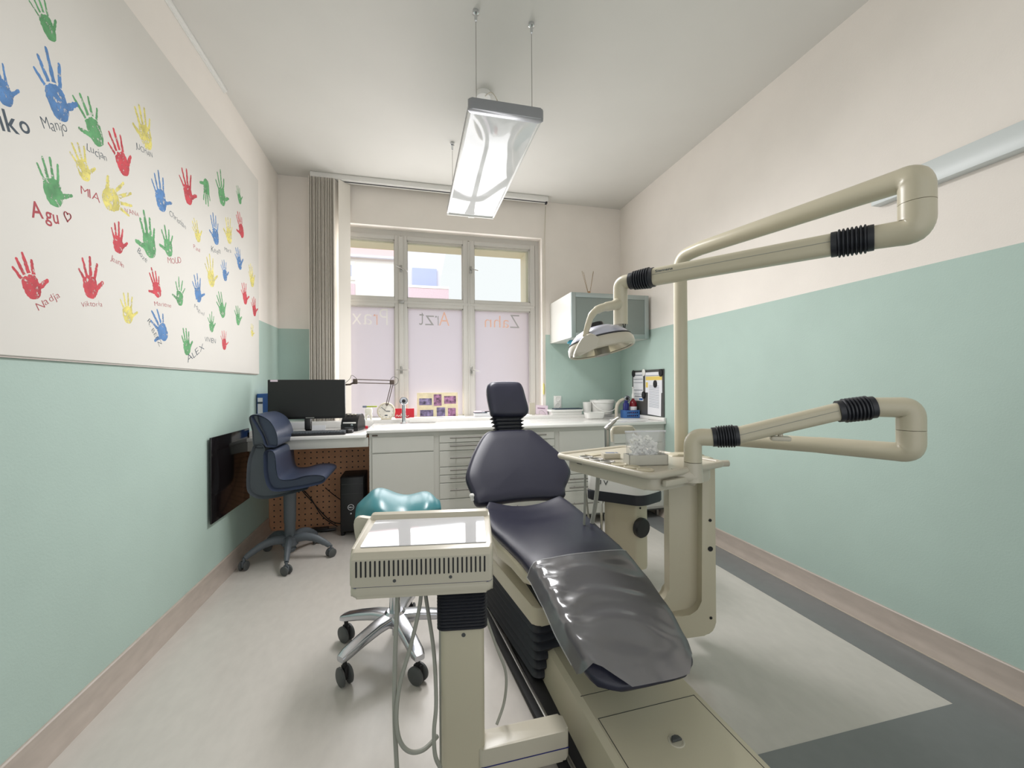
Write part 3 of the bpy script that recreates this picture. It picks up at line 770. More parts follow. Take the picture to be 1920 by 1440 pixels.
for dx in (0, .016):
    b = NB(); tube(b, [(-.165+dx, 3.72, 1.2), (-.215+dx, 3.80, 1.01)], .0038, 8); wobj('arm', b, M['bronze'], dl)
b = NB(); lathe(b, [(.012, .06), (.03, .05), (.05, .0), (.052, -.002), (.046, 0), (.02, .04)], (-.205, 3.93, .955), 20, axis_m((.3, -.3, .9))); tube(b, [(-.207, 3.80, 1.01), (-.205, 3.92, 1.01)], .006, 8); wobj('lamp_shade', b, M['bronze'], dl)
b = NB(); tube(b, catmull([(-.54, 3.72, 1.20), (-.50, 3.72, 1.24), (-.485, 3.72, 1.27), (-.455, 3.72, 1.25), (-.44, 3.72, 1.232)], 6), .002, 6); tube(b, catmull([(-.175, 3.72, 1.225), (-.15, 3.72, 1.255), (-.11, 3.72, 1.24), (-.115, 3.72, 1.2), (-.15, 3.72, 1.18)], 6), .002, 6); wobj('lamp_wire', b, M['matte_black'], dl)

# things on the ledge
to = thing('tooth_model', 'white molar model with lime toothbrush on top on the window ledge', 'model', (-.372, 3.93, .878))
b = NB(); tube(b, [(-.02, 0, .001), (-.021, 0, .03), (-.014, 0, .055)], [.009, .013, .016], 12); tube(b, [(.02, 0, .001), (.021, 0, .03), (.014, 0, .055)], [.009, .013, .016], 12)
pillow(b, rrect(-.033, .033, -.03, .03, .018), .062, T(0, 0, .045), .012)
obj('tooth', b, M['tooth'], to)
b = NB(); box(b, -.05, .075, -.008, .008, .108, .122, .004); obj('toothbrush', b, M['green_plastic'], to)
b = NB(); box(b, -.05, -.015, -.009, .009, .107, .124, .003); obj('brush_head', b, M['line_grey'], to)
ck = thing('alarm_clock', 'round cream table clock on the window ledge', 'clock', (-.217, 3.885, .878))
R90 = Rx(PI/2)
b = NB(); lathe(b, [(.001, -.03), (.07, -.03), (.078, -.02), (.078, .02), (.072, .028), (.066, .024), (.066, .018), (.001, .018)], (0, 0, .075), 40, R90); obj('case', b, M['clock_case'], ck)
b = NB(); lathe(b, [(.0665, .0), (.0665, .0195), (.001, .0195)], (0, 0, .075), 40, R90); obj('dial', b, M['clock_face'], ck)
b = NB(); box(b, -.002, .002, -.0215, -.02, 0, .055, mtx=T(0, 0, .075) @ Ry(-.85)); obj('minute_hand', b, M['ink'], ck)
b = NB(); box(b, -.003, .003, -.0225, -.021, 0, .035, mtx=T(0, 0, .075) @ Ry(1.6)); obj('hour_hand', b, M['ink'], ck)
b = NB(); box(b, -.012, .012, -.0215, -.0195, .033, .042); obj('brand_plate', b, M['ink'], ck)
b = NB()
for k in range(12):
    box(b, -.0012, .0012, -.0205, -.0193, .054, .063, mtx=T(0, 0, .075) @ Ry(k*PI/6))
obj('hour_mark', b, M['caster'], ck)
b = NB(); box(b, -.045, .045, -.03, .03, 0, .012, .004); obj('foot', b, M['clock_case'], ck)
rb = thing('red_box', 'red flat carton leaning on the window behind the left tap', 'box', (-.062, 4.02, .878))
b = NB(); box(b, -.085, .09, -.012, .012, .001, .088, .002); obj('carton', b, M['red'], rb)
b = NB(); tube(b, catmull([(-.075, -.0130, .014), (-.065, -.0130, .03), (-.055, -.0130, .014), (-.045, -.0130, .026), (-.035, -.0130, .013), (-.028, -.0130, .042), (-.022, -.0130, .014), (-.01, -.0130, .025), (0, -.0130, .013), (.012, -.0130, .026), (.022, -.0130, .014), (.04, -.0130, .02)], 5), .0022, 6)
obj('white_script', b, M['white'], rb)
def tap(loc, label, straight):
    t = thing('tap', label, 'tap', loc)
    b = NB()
    if straight:
        lathe(b, [(.001, 0), (.034, 0), (.034, .006), (.018, .008), (.016, .1), (.015, .165), (.001, .165)], (0, 0, 0.0005), 24); obj('tap_body', b, M['chrome'], t)
        c, d, rr = (0, 0, .195), (0, -1, .15), .036
    else:
        lathe(b, [(.001, 0), (.026, 0), (.026, .006), (.018, .008), (.001, .008)], (0, 0, 0.0005), 24)
        tube(b, catmull([(0, 0, 0), (.0, 0, .09), (.015, 0, .14), (.05, -.0, .17), (.085, -.01, .185)], 7), .017, 16); obj('tap_body', b, M['cream_light'], t)
        c, d, rr = (.10, -.02, .188), (.12, -1, .1), .032
    b = NB(); lathe(b, [(.001, -.03), (rr*.7, -.028), (rr, -.01), (rr, .01), (rr*.86, .014), (rr*.8, .008), (rr*.45, .006), (.001, .006)], c, 28, axis_m(d)); obj('spray_head', b, M['alu'], t)
    b = NB(); lathe(b, [(rr*.4, .005), (rr*.42, .012), (rr*.25, .014), (.001, .012)], c, 20, axis_m(d)); obj('nozzle', b, M['black'], t)
    return t
tap((-.062, 3.735, .85), 'upright chrome tap with round spray head at the left sink', True)
tap((1.962, 3.72, .85), 'pale curved tap with chrome spray head at the right sink', False)
b = NB(); box(b, -.10, .13, -.03, .03, .001, .045, .004); tag(obj('dispenser_box', b, M['worktop']), 'long low white box on the worktop right of the left tap', 'box').location = (.085, 3.80, .85)
co = thing('photo_board', 'beige board with six staff snapshots leaning on the middle window', 'photo board', (.25, 4.06, .878), 0)
L_ = T(0, 0, .001) @ Rx(-.12)
b = NB(); box(b, -.195, .195, -.003, .003, 0, .232, .0008, 1, mtx=L_); obj('backing', b, M['photo_paper'], co)
for (px_, pz_, w_, h_, mm) in ((-.115, .145, .12, .065, 'photo'), (.0, .16, .075, .11, 'photo_pink'), (.12, .16, .115, .075, 'photo_pink'), (-.105, .035, .125, .062, 'photo'), (.03, .045, .08, .085, 'photo'), (.135, .04, .075, .08, 'photo_pink')):
    b = NB(); box(b, px_-w_/2, px_+w_/2, -.0045, -.0028, pz_-h_/2, pz_+h_/2, mtx=L_); obj('snapshot', b, M[mm], co)
pn = thing('leaflet_pile', 'small stack of leaflets with a dark pen on the ledge left of the headrest', 'leaflets', (.66, 3.97, .878))
b = NB(); box(b, -.07, .10, -.04, .04, .001, .035, .002); obj('leaflet_stack', b, M['paper'], pn)
b = NB(); box(b, -.075, .05, -.045, .045, .035, .04); obj('dark_sheet', b, M['ink'], pn)
b = NB(); box(b, -.07, .0, -.04, .04, .041, .05); obj('top_leaflet', b, M['pink_card'], pn)
b = NB(); tube(b, [(.03, -.02, .044), (.16, -.03, .055)], .005, 8); obj('pen', b, M['matte_black'], pn)
b = NB(); box(b, .0, .075, -.03, .03, .001, .035, .002); tag(obj('small_carton', b, M['red']), 'small red box on the ledge just left of the headrest', 'box').location = (.755, 3.96, .878)
cs = thing('card_holder', 'white card leaning in a clear wire holder right of the headrest', 'card', (1.285, 4.0, .878))
b = NB(); box(b, -.065, .06, -.0015, .0015, .004, .095, mtx=Rx(-.2) @ Ry(.08)); obj('card', b, M['pink_card'], cs)
b = NB(); box(b, -.05, .03, -.004, -.002, .06, .068, mtx=Rx(-.2) @ Ry(.08)); obj('printed_line', b, M['photo_pink'], cs)
b = NB(); tube(b, catmull([(-.04, -.03, .003), (-.035, -.02, .035), (.0, -.015, .04), (.03, -.03, .003)], 6), .0015, 6); obj('wire', b, M['steel'], cs)
b = NB(); box(b, 1.15, 1.21, 4.0, 4.004, .879, 1.0); tag(obj('leaflet', b, M['cream_light']), 'pale leaflet standing in the window corner behind the headrest', 'leaflet')
ts = thing('tray_stack', 'white plastic tray with dark lid line below the wall socket', 'tray', (1.51, 3.94, .878))
b = NB(); prism(b, rrect(-.16, .16, -.06, .06, .015), .001, .035, bev=.006); obj('tray', b, M['white'], ts)
b = NB(); prism(b, rrect(-.178, .17, -.07, .07, .012), .035, .052, bev=.004); obj('tray_rim', b, M['white'], ts)
b = NB(); box(b, -.12, .168, -.04, .065, .052, .063, .002); obj('dark_insert', b, M['ink'], ts)
b = NB(); lathe(b, [(.035, 0), (.037, .01), (.045, .118), (.046, .122), (.042, .122), (.036, .02), (.001, .02)], (0, 0, .0005), 28); tag(obj('plastic_cup', b, M['white']), 'white plastic cup left of the white bucket', 'cup').location = (1.745, 3.93, .878)
bu = thing('bucket', 'small white bucket with lowered handle on the ledge', 'bucket', (1.905, 3.92, .878))
b = NB(); lathe(b, [(.10, 0), (.103, .005), (.118, .11), (.125, .115), (.126, .14), (.12, .142), (.112, .12), (.1, .02), (.001, .02)], (0, 0, .0005), 36); obj('body', b, M['white'], bu)
hpts = [(-.128*math.cos(a), -.04-.09*math.sin(a), .125-.095*math.sin(a)) for a in [PI*i/16 for i in range(17)]]
b = NB(); tube(b, hpts, .005, 8); obj('handle', b, M['white'], bu)
b = NB(); rr = []
for w, d, z in ((.078, .042, .0005), (.084, .048, .006), (.096, .058, .060), (.099, .061, .062), (.093, .055, .061), (.08, .044, .010), (.02, .01, .008)): rr.append([Vector((p[0], p[1], z)) for p in rrect(-w, w, -d, d, d*.6, 5)])
loft(b, rr)
tag(obj('kidney_dish', b, M['white']), 'low white plastic bowl on the worktop in front of the bucket', 'bowl').location = (1.715, 3.70, .85)
bk = thing('basket', 'blue perforated basket at the right end of the worktop', 'basket', (2.085, 3.68, .85))
b = NB(); w, d, hh = .075, .05, .075
def wallholes(b, x0, x1, z0, z1, M4, cols, rows, ox0, ox1):
    # flat wall with real square openings
    xs = [x0]; 
    for i in range(cols):
        c = ox0+(ox1-ox0)*(i+.5)/cols; xs += [c-.006, c+.006]
    xs.append(x1); zs = [z0]
    for j in range(rows):
        c = z0+(z1-z0)*(j+.7)/(rows+.4); zs += [c-.006, c+.006]
    zs.append(z1)
    for i in range(len(xs)-1):
        for j in range(len(zs)-1):
            if i % 2 == 1 and j % 2 == 1: continue
            box(b, xs[i], xs[i+1], -.001, .001, zs[j], zs[j+1], mtx=M4)
wallholes(b, -w, w, .002, hh, T(0, -d, 0), 6, 2, -.06, .06); wallholes(b, -w, w, .002, hh, T(0, d, 0), 6, 2, -.06, .06)
box(b, -w-.001, -w+.001, -d, d, .002, hh); box(b, w-.001, w+.001, -d, d, .002, hh); box(b, -w, w, -d, d, .001, .004)
obj('basket_wall', b, M['blue_plastic'], bk)
b = NB(); tube(b, [(-w, -d, hh), (w, -d, hh), (w, d, hh), (-w, d, hh), (-w, -d, hh)], .003, 6); obj('rim', b, M['blue_plastic'], bk)
bo = thing('spray_bottle', 'red liquid bottle with white nozzle standing in the blue basket', 'bottle', (2.122, 3.685, .855))
b = NB(); lathe(b, [(.001, 0), (.034, 0), (.036, .006), (.036, .13), (.03, .155), (.013, .175), (.012, .19), (.001, .19)], (0, 0, 0), 24); obj('bottle', b, M['red_liquid'], bo)
b = NB(); lathe(b, [(.0363, .062), (.0366, .063), (.0366, .105), (.0363, .106)], (0, 0, 0), 24); obj('label', b, M['paper'], bo)
b = NB(); lathe(b, [(.014, .185), (.016, .187), (.014, .22), (.007, .24), (.006, .285), (.012, .29), (.012, .297), (.001, .298)], (0, 0, 0), 16); obj('nozzle', b, M['white'], bo)
b2_ = thing('blue_bottle', 'dark blue bottle standing in the blue basket behind the tap', 'bottle', (2.045, 3.685, .855))
b = NB(); lathe(b, [(.001, 0), (.028, 0), (.03, .005), (.03, .12), (.026, .14), (.018, .145), (.018, .165), (.001, .165)], (0, 0, 0), 20); obj('bottle', b, M['dark_blue'], b2_)
# wall socket
so = thing('wall_socket', 'white double wall socket on the green back wall', 'socket', (1.462, YB, 1.0))
b = NB(); box(b, -.041, .041, -.011, -.0005, -.065, .065, .003); obj('frame', b, M['white'], so)
for sz in (.033, -.033):
    b = NB(); lathe(b, [(.027, 0), (.027, .006), (.022, .006), (.02, -.004), (.001, -.004)], (0, -.009, sz), 24, R90); s_ = obj('socket_insert', b, M['white'], so)
    b = NB()
    for sx_ in (-.009, .009): lathe(b, [(.003, 0), (.003, .001), (.0005, .001)], (sx_, -.0052, sz), 10, R90)
    obj('socket_hole', b, M['black'], s_)
# diffuser and gloves at the wall cabinet
df = thing('reed_diffuser', 'amber reed diffuser bottle on top of the wall cabinet', 'diffuser', (1.68, 3.72, 2.003))
b = NB(); lathe(b, [(.001, 0), (.026, 0), (.028, .004), (.028, .05), (.018, .058), (.011, .062), (.011, .075), (.001, .075)], (0, 0, .0005), 16); obj('bottle', b, M['amber'], df)
for (dx, dy) in ((-.075, .0), (.05, .01), (.035, -.02), (-.045, .03)):
    b = NB(); tube(b, [(dx*.05, dy*.05, .03), (dx, dy, .27)], .0018, 6); obj('reed', b, M['reed'], df)
gl = NB()
for k, (gx, gz) in enumerate(((1.44, -.02), (1.47, -.05), (1.50, -.075), (1.53, -.05), (1.56, -.03))):
    tube(gl, catmull([(1.50, 3.70, 1.597), (gx*.6+.6, 3.69, 1.585), (gx, 3.68, 1.59+gz)], 4), [.012, .016, .016, .015, .014, .012, .011, .009, .006], 8)
tag(obj('rubber_glove', gl, M['cyan']), 'cyan rubber glove hanging below the wall cabinet behind the lamp head', 'glove')

# pinboard on the right wall
pb = NB(); box(pb, XR-.012, XR-.001, 3.256, 3.79, .886, 1.314, .002, 1)
tag(obj('magnet_board', pb, M['dark_board']), 'dark grey magnet board on the right wall above the worktop end', 'board')
def sheet(name, label, y0, y1, z0, z1, off, m, lines=(), lm='line_grey', cat='sheet', tilt=0.0):
    xs = XR-.013-off
    t = thing(name, label, cat, (xs, (y0+y1)/2, (z0+z1)/2))
    R_ = Rx(tilt); hy, hz = (y1-y0)/2, (z1-z0)/2
    b = NB(); box(b, -.0004, .0004, -hy, hy, -hz, hz, mtx=R_); obj('sheet', b, M[m], t)
    for (ly0, ly1, lz, lh, mm) in lines:
        b = NB(); box(b, -.0009, -.0003, -hy+2*hy*ly0, -hy+2*hy*ly1, hz-2*hz*lz-lh/2, hz-2*hz*lz+lh/2, mtx=R_); obj('printed_bar', b, M[mm], t)
    return t
# note: on this wall screen left is +Y
sheet('form_sheet', 'printed form with grey bars at the left of the dark magnet board', 3.585, 3.765, 1.016, 1.295, .0005, 'paper', [(.04, .96, .10, .006, 'ink'), (.04, .96, .24, .005, 'ink'), (.04, .96, .36, .004, 'ink'), (.04, .96, .62, .005, 'ink'), (.04, .96, .76, .004, 'ink'), (.04, .96, .84, .006, 'ink'), (.04, .4, .94, .02, 'blue_plastic')])
sheet('leaflet_sheet', 'white and yellow leaflet at the top right of the magnet board', 3.272, 3.545, 1.10, 1.29, .0015, 'paper', [(.0, .97, .30, .035, 'yellow_paper'), (.02, .97, .17, .004, 'ink'), (.75, .97, .62, .05, 'yellow_paper')])
sheet('list_sheet', 'long white printed list hanging lowest on the magnet board', 3.285, 3.50, .893, 1.20, .003, 'paper', [(.15, .9, .12+.04*k, .003, 'line_grey') for k in range(17)], tilt=.03)
for (my, mz, lab, mm) in ((3.752, 1.285, 'black oval magnet at the top left corner of the magnet board', 'matte_black'), (3.562, 1.290, 'white oval magnet at the top middle of the magnet board', 'white'), (3.285, 1.280, 'black oval magnet at the top right corner of the magnet board', 'matte_black'), (3.373, 1.18, 'black oval magnet on the long printed list', 'matte_black'), (3.57, 1.075, 'black oval magnet below the white magnet on the board', 'matte_black')):
    b = NB(); n = 24; rr = []
    for s, x in ((1, 0), (1, -.007), (.8, -.010), (.1, -.011)): rr.append([Vector((x, .026*s*math.cos(2*PI*j/n), .034*s*math.sin(2*PI*j/n))) for j in range(n)])
    loft(b, rr); tag(obj('magnet', b, M[mm]), lab, 'magnet', 'magnets on the board').location = (XR-.0175, my, mz)
# ------------------------------------------------------------------ castor helper
def castor(parent, x, y, r, top, yaw, m_wheel, m_hub):
    """twin wheel castor standing on the floor, local to parent"""
    b = NB(); w = .011
    Mx = T(x, y, 0) @ rotz(yaw)
    for s in (-1, 1):
        lathe(b, [(.001, -.008), (r*.8, -.008), (r, -.004), (r, .004), (r*.8, .008), (.001, .008)], (0, 0, 0), 24, Mx @ T(0, s*w*1.5, r) @ R90)
    c = obj('castor', b, m_wheel, parent)
    b = NB(); box(b, -.018, .018, -.007, .007, r*.7, r*2.0, .003, mtx=Mx); tube(b, [Mx @ Vector((0, 0, r*1.6)), Mx @ Vector((0, 0, top))], .009, 10); obj('castor_fork', b, m_hub, c)
    return c

# ------------------------------------------------------------------ blue desk chair
dc = thing('desk_chair', 'blue grey swivel work chair on castors at the desk', 'chair', (-.812, 3.13, 0))
def sideprof(b, pts, y0, y1, bev, dx=.812):
    pp = [(p.x, p.y) for p in catmull([(x+dx, z, 0) for x, z in pts], 4, True)]
    n = len(pp); P2 = [Vector(p) for p in pp]
    area_ = sum(P2[i].x*P2[(i+1) % n].y-P2[(i+1) % n].x*P2[i].y for i in range(n)); sg = 1 if area_ > 0 else -1
    nr = []
    for i in range(n):
        t = P2[(i+2) % n]-P2[(i-2) % n]; t.normalize(); nr.append(Vector((-t.y, t.x))*sg)
    rings = []; K = 6
    ins = bev*.4
    for side in (0, 1):
        for k in range(K+1):
            a = PI/2*(k/K) if side == 0 else PI/2*(1-k/K)
            yy = (y0+bev*(1-math.sin(a))) if side == 0 else (y1-bev*(1-math.sin(a)))
            off = ins*(1-math.cos(PI/2-a)) if True else 0
            rings.append([Vector((P2[i].x+nr[i].x*off, yy, P2[i].y+nr[i].y*off)) for i in range(n)])
    loft(b, rings)
HX = .185
b = NB(); sideprof(b, [(-.985, .99), (-.945, 1.0), (-.885, .965), (-.848, .905), (-.834, .845), (-.838, .797), (-.866, .790), (-.905, .800), (-.925, .86), (-.955, .92)], -HX, HX, .03); obj('back_cushion', b, M['cushion_grey'], dc)
b = NB(); sideprof(b, [(-1.0, .985), (-.96, 1.0), (-.945, .95), (-.915, .87), (-.895, .80), (-.93, .785), (-.975, .80), (-.985, .90)], -HX+.012, HX-.012, .012); obj('back_shell', b, M['shell_grey'], dc)
b = NB(); sideprof(b, [(-.905, .765), (-.875, .776), (-.848, .76), (-.838, .71), (-.832, .635), (-.812, .588), (-.74, .585), (-.67, .602), (-.60, .604), (-.555, .592), (-.546, .568), (-.57, .545), (-.64, .530), (-.72, .518), (-.842, .512), (-.885, .545), (-.905, .62), (-.908, .70)], -.21, .21, .035); obj('seat', b, M['cushion_grey'], dc)
b = NB(); sideprof(b, [(-.965, .81), (-.915, .80), (-.905, .70), (-.902, .60), (-.88, .54), (-.83, .510), (-.72, .514), (-.66, .51), (-.76, .485), (-.86, .466), (-.94, .468), (-.995, .50), (-1.012, .56), (-1.005, .70), (-.985, .77)], -.19, .19, .03); obj('seat_shell', b, M['shell_grey'], dc)
b = NB(); lathe(b, [(.05, .49), (.04, .46), (.037, .25), (.034, .245), (.034, .08), (.04, .07), (.03, .05), (.001, .05)], (0, 0, 0), 24); obj('gas_column', b, M['shell_grey'], dc)
b = NB(); lathe(b, [(.001, .155), (.036, .155), (.05, .15), (.052, .10), (.04, .085), (.001, .085)], (0, 0, 0), 24); obj('hub', b, M['shell_grey'], dc)
for k in range(5):
    a = math.radians(-80+72*k); b = NB(); ca_, sa_ = math.cos(a), math.sin(a)
    tube(b, catmull([(ca_*r, sa_*r, z) for r, z in ((.03, .135), (.10, .145), (.17, .13), (.235, .095), (.262, .075))], 5), [.030, .029, .027, .025, .022, .019, .017], 12, flat=.8); l_ = obj('leg', b, M['shell_grey'], dc)
    castor(dc, ca_*.27, sa_*.27, .029, .08, a+.9, M['caster'], M['shell_grey'])

# ------------------------------------------------------------------ teal saddle stool
st = thing('saddle_stool', 'teal saddle stool on polished five star base with dark castors', 'stool', (-.075, 1.93, 0))
b = NB(); rings = []
nx = 26
def sad(x, y):  # top height of the saddle
    u, v = x/.20, y/.18
    z = .668+.050*math.exp(-((u+.38)/.42)**2)+.022*math.exp(-((u-.75)/.35)**2)-.030*v*v*(1-u*u*.3)-.035*max(0, -u-.55)**1.5*2.5
    return z
for i in range(nx+1):
    u = -1+2*i/nx; hw = .185*max(.12, (1-abs(u)**2.6))**.5*(1-.12*math.exp(-((u-.25)/.3)**2)); x = u*.18+.022
    ring = []
    th = .085+.045*(u < 0)*abs(u)
    for j in range(28):
        a = 2*PI*j/28; c, s = math.cos(a), math.sin(a)
        y = hw*math.copysign(abs(c)**.7, c)
        zt = sad(x, y); zb = zt-th*(1 if s < 0 else 1)
        k = math.copysign(abs(s)**.6, s)
        zz = (zt+zb)/2+(zt-zb)/2*k*max(.8 if u < 0 else .35, (1-abs(u)**6))
        ring.append(Vector((x, y, zz-.055*max(0, abs(u)-.7)*(.4 if u < 0 else .5))))
    rings.append(ring)
loft(b, rings); obj('seat', b, M['teal'], st, ang=80)
b = NB(); prism(b, rrect(-.13, .13, -.09, .09, .03), .548, .575, bev=.006); obj('seat_plate', b, M['black'], st)
b = NB(); tube(b, [(.0, 0, .55), (.0, 0, .17)], .0245, 20); lathe(b, [(.014, .07), (.014, .1), (.024, .11), (.024, .2)], (0, 0, 0), 16); obj('column', b, M['chrome'], st)
b = NB(); lathe(b, [(.001, .178), (.035, .178), (.05, .165), (.056, .14), (.04, .115), (.001, .112)], (0, 0, 0), 24); obj('hub', b, M['alu'], st)
for k, a in enumerate((-68, -137, -209, 75, 3)):
    a = math.radians(a); ca_, sa_ = math.cos(a), math.sin(a); b = NB()
    secs = []
    for r, z, w, h_ in ((.03, .15, .036, .04), (.10, .147, .032, .038), (.18, .132, .029, .034), (.25, .115, .027, .03), (.275, .108, .02, .022)):
        secs.append([Vector((ca_*r-sa_*p[0], sa_*r+ca_*p[0], z+p[1])) for p in rrect(-w, w, -h_/2, h_/2, h_*.32, 3)])
    loft(b, secs); obj('leg', b, M['alu'], st)
    castor(st, ca_*.255, sa_*.255, .036, .105, a+(.5, 1.4, -.3, .2, .9)[k], M['caster'], M['matte_black'])

# ------------------------------------------------------------------ dental chair
ch = thing('dental_chair', 'dark blue reclined dental chair on black bellows base', 'dental chair', (.672, 1.3, 0), math.radians(2))
def interp(tab, y):
    for a, c in zip(tab, tab[1:]):
        if (a[0]-y)*(c[0]-y) <= 0:
            t = (y-a[0])/(c[0]-a[0]); t = t*t*(3-2*t)*.35+t*.65
            return [p+(q-p)*t for p, q in zip(a, c)]
    return list(tab[0] if abs(y-tab[0][0]) < abs(y-tab[-1][0]) else tab[-1])
#        y     xc    hw    ztop  thick dish(+ raised middle)
SEAT = [(.955, -.015, .215, .552, .05, -.055), (.90, -.018, .245, .540, .07, -.055), (.78, -.02, .258, .526, .075, -.045), (.65, -.02, .258, .515, .075, -.022), (.50, -.008, .242, .502, .075, -.004), (.35, .002, .229, .490, .07, .010),
        (.23, 0, .215, .474, .065, .014), (.10, -.005, .209, .452, .06, .014), (-.04, -.01, .203, .415, .055, .012), (-.15, -.012, .186, .377, .05, .008), (-.20, -.012, .168, .356, .045, .006), (-.232, -.008, .12, .340, .03, .004), (-.245, -.004, .06, .334, .012, .002)]
def seat_ring(y, grow=0.0):
    _, xc, hw, zt, th, dish = interp(SEAT, y); out = []
    for j in range(40):
        a = 2*PI*j/40; c, s = math.cos(a), math.sin(a)
        x = (hw+grow)*math.copysign(abs(c)**.55, c); k = math.copysign(abs(s)**.55, s)
        u = x/hw
        zz = zt-th/2+k*(th/2+grow)+(dish*(1-u*u) if s > 0 else dish*(1-u*u)*.6)
        out.append(Vector((xc+x, y, zz)))
    return out
b = NB(); ys = [.955-.0+0]; ys = [.957, .953, .94]+[.92-.03*i for i in range(36)]+[-.16, -.185, -.205, -.222, -.234, -.242, -.246]
ys = sorted(set(ys), reverse=True)
loft(b, [seat_ring(y) for y in ys]); obj('seat_cushion', b, M['navy'], ch, ang=75)
# cream shell under the cushions
b = NB(); rr = []
for y, z0, z1, w in ((.93, .40, .44, .19), (.80, .38, .435, .24), (.60, .37, .45, .258), (.45, .385, .455, .235), (.33, .375, .432, .215), (.28, .385, .42, .19)):
    rr.append([Vector((-.012+p[0], y, p[1])) for p in rrect(-w, w, z0, z1, (z1-z0)*.3, 3)])
loft(b, rr); obj('seat_shell', b, M['cream'], ch)
b = NB(); rr = []
for y, z0, z1, w in ((.30, .36, .42, .13), (.05, .35, .40, .15), (-.12, .315, .345, .14), (-.20, .30, .322, .10)):
    rr.append([Vector((-.005+p[0], y, p[1])) for p in rrect(-w, w, z0, z1, (z1-z0)*.3, 3)])
loft(b, rr); obj('leg_support', b, M['matte_black'], ch)
# clear grey foot cover
b = NB(); rows = []; NV = 36; NU = 32
def flap(y, side):
    if y > -.165: return 1.0
    t = min(1, (-.165-y)/.095)
    return 1-(.56*t**.75 if side < 0 else (.50*t**1.6))
rnd = random.Random(3)
for i in range(NV+1):
    y = .262-(.262+.252)*i/NV
    _, xc, hw, zt, th, dish = interp(SEAT, max(y, -.20))
    if y < -.20: zt -= (-.20-y)*.35
    row = []
    for j in range(NU+1):
        t = -1+2*j/NU; x = t*(hw+.012);         x = max(-flap(y, -1)*(hw+.012), min(flap(y, 1)*(hw+.012), x)); e = max(0, abs(x)/(hw+.012)-.84)/.16
        u = max(-1, min(1, x/hw)); drop = .055*e**2
        wr = .0065*math.sin(36*y+4.5*u*u+1.3*math.sin(3*u)+2.2*math.sin(11*y))*max(0, 1-(u*1.15)**2)*(1 if -.17 < y < .19 else .25)+.0035*math.sin(95*y+7*u)*math.exp(-((u+.82)/.12)**2)
        row.append(Vector((xc+x, y-.022*(1-u*u)*max(0, (-y-.15)/.1), zt+dish*(1-u*u)+.009-drop+wr)))
    rows.append(row)
loft(b, rows, cap=False, closed=False)
bmesh.ops.remove_doubles(b, verts=b.verts[:], dist=.0004)
obj('foot_cover', b, M['cover'], ch, 'clear grey plastic cover over the foot end', ang=80)
b = NB(); tube(b, [r + Vector((0, 0, .0015)) for r in rows[0]], .0022, 6); tube(b, [rr_[0]+Vector((-.001, 0, 0)) for rr_ in rows[:28]], .0022, 6)
obj('cover_hem', b, M['bag'], ch)
# backrest
TB = math.radians(42)
MB_ = T(0, 1.0, .53) @ Rx(-TB+PI/2) @ Matrix.Identity(4)
# local x = across, local y = up the back, local z = towards the patient
MB_ = T(-.005, 1.0, .53) @ Matrix(((1, 0, 0, 0), (0, math.sin(TB), -math.cos(TB), 0), (0, math.cos(TB), math.sin(TB), 0), (0, 0, 0, 1)))
outl = [(-.10, .492), (0, .497), (.11, .492), (.155, .482), (.20, .43), (.255, .35), (.300, .275), (.325, .19), (.327, .145), (.305, .10), (.268, .05), (.258, .02), (.25, -.005), (.21, -.02), (.10, -.008), (0, -.004), (-.10, -.008), (-.25, -.022), (-.29, -.012), (-.30, .04), (-.315, .09), (-.326, .145), (-.315, .20), (-.28, .285), (-.235, .37), (-.185, .445), (-.145, .482)]
op = [(p.x, p.y) for p in catmull([(x, y, 0) for x, y in outl], 4, True)]
b = NB(); pillow(b, op, .06, MB_ @ T(0, 0, -.06), .026, .22); obj('backrest', b, M['navy'], ch, ang=75)
b = NB(); pillow(b, [(x*.8, .05+y*.82) for x, y in op], .03, MB_ @ T(0, 0, -.10), .012, .2); obj('back_shell', b, M['cream'], ch)
# hinge arms and lever
b = NB()
for sx in (-1, 1):
    tube(b, [(sx*.20-.02, .93, .47), (sx*.20-.01, 1.0, .50), (sx*.19, 1.06, .58)], .018, 10)
obj('hinge_arm', b, M['matte_black'], ch)
b = NB(); tube(b, [(-.312, .986, .545), (-.315, .985, .565)], .009, 10); lathe(b, [(.001, 0), (.012, .004), (.014, .014), (.010, .022), (.001, .024)], (-.316, .985, .56), 14); obj('lever', b, M['white'], ch, 'small white lever')
# headrest on black bellows
TH = math.radians(16)
hy, hz = 1.325, .955
MH = T(-.01, hy, hz) @ Matrix(((1, 0, 0, 0), (0, math.sin(TH), -math.cos(TH), 0), (0, math.cos(TH), math.sin(TH), 0), (0, 0, 0, 1)))
ho = [(-.092, .005), (0, -.004), (.10, .0), (.132, .012), (.148, .05), (.135, .14), (.122, .205), (.10, .238), (.05, .247), (-.04, .247), (-.095, .24), (-.128, .21), (-.130, .14), (-.118, .05), (-.112, .02)]
hp2 = [(p.x, p.y) for p in catmull([(x, y+.02, 0) for x, y in ho], 4, True)]
b = NB(); pillow(b, hp2, .075, MH @ T(0, 0, -.075), .028, .4); obj('headrest', b, M['navy'], ch, ang=75)
b = NB(); rr = []
p0 = MB_ @ Vector((.008, .485, -.05)); p1 = MH @ Vector((0, .03, -.05))
N_ = 5
for i in range(N_*4+1):
    t = i/(N_*4); c = p0.lerp(p1, t); w = .080+.012*t+(.020 if i % 4 == 2 else (.010 if i % 4 in (1, 3) else 0)); d = .032+(.014 if i % 4 == 2 else 0)
    rr.append([Vector((c.x+p[0], c.y+p[1]*.9, c.z+p[1]*-.25)) for p in rrect(-w, w, -d, d, .02, 3)])
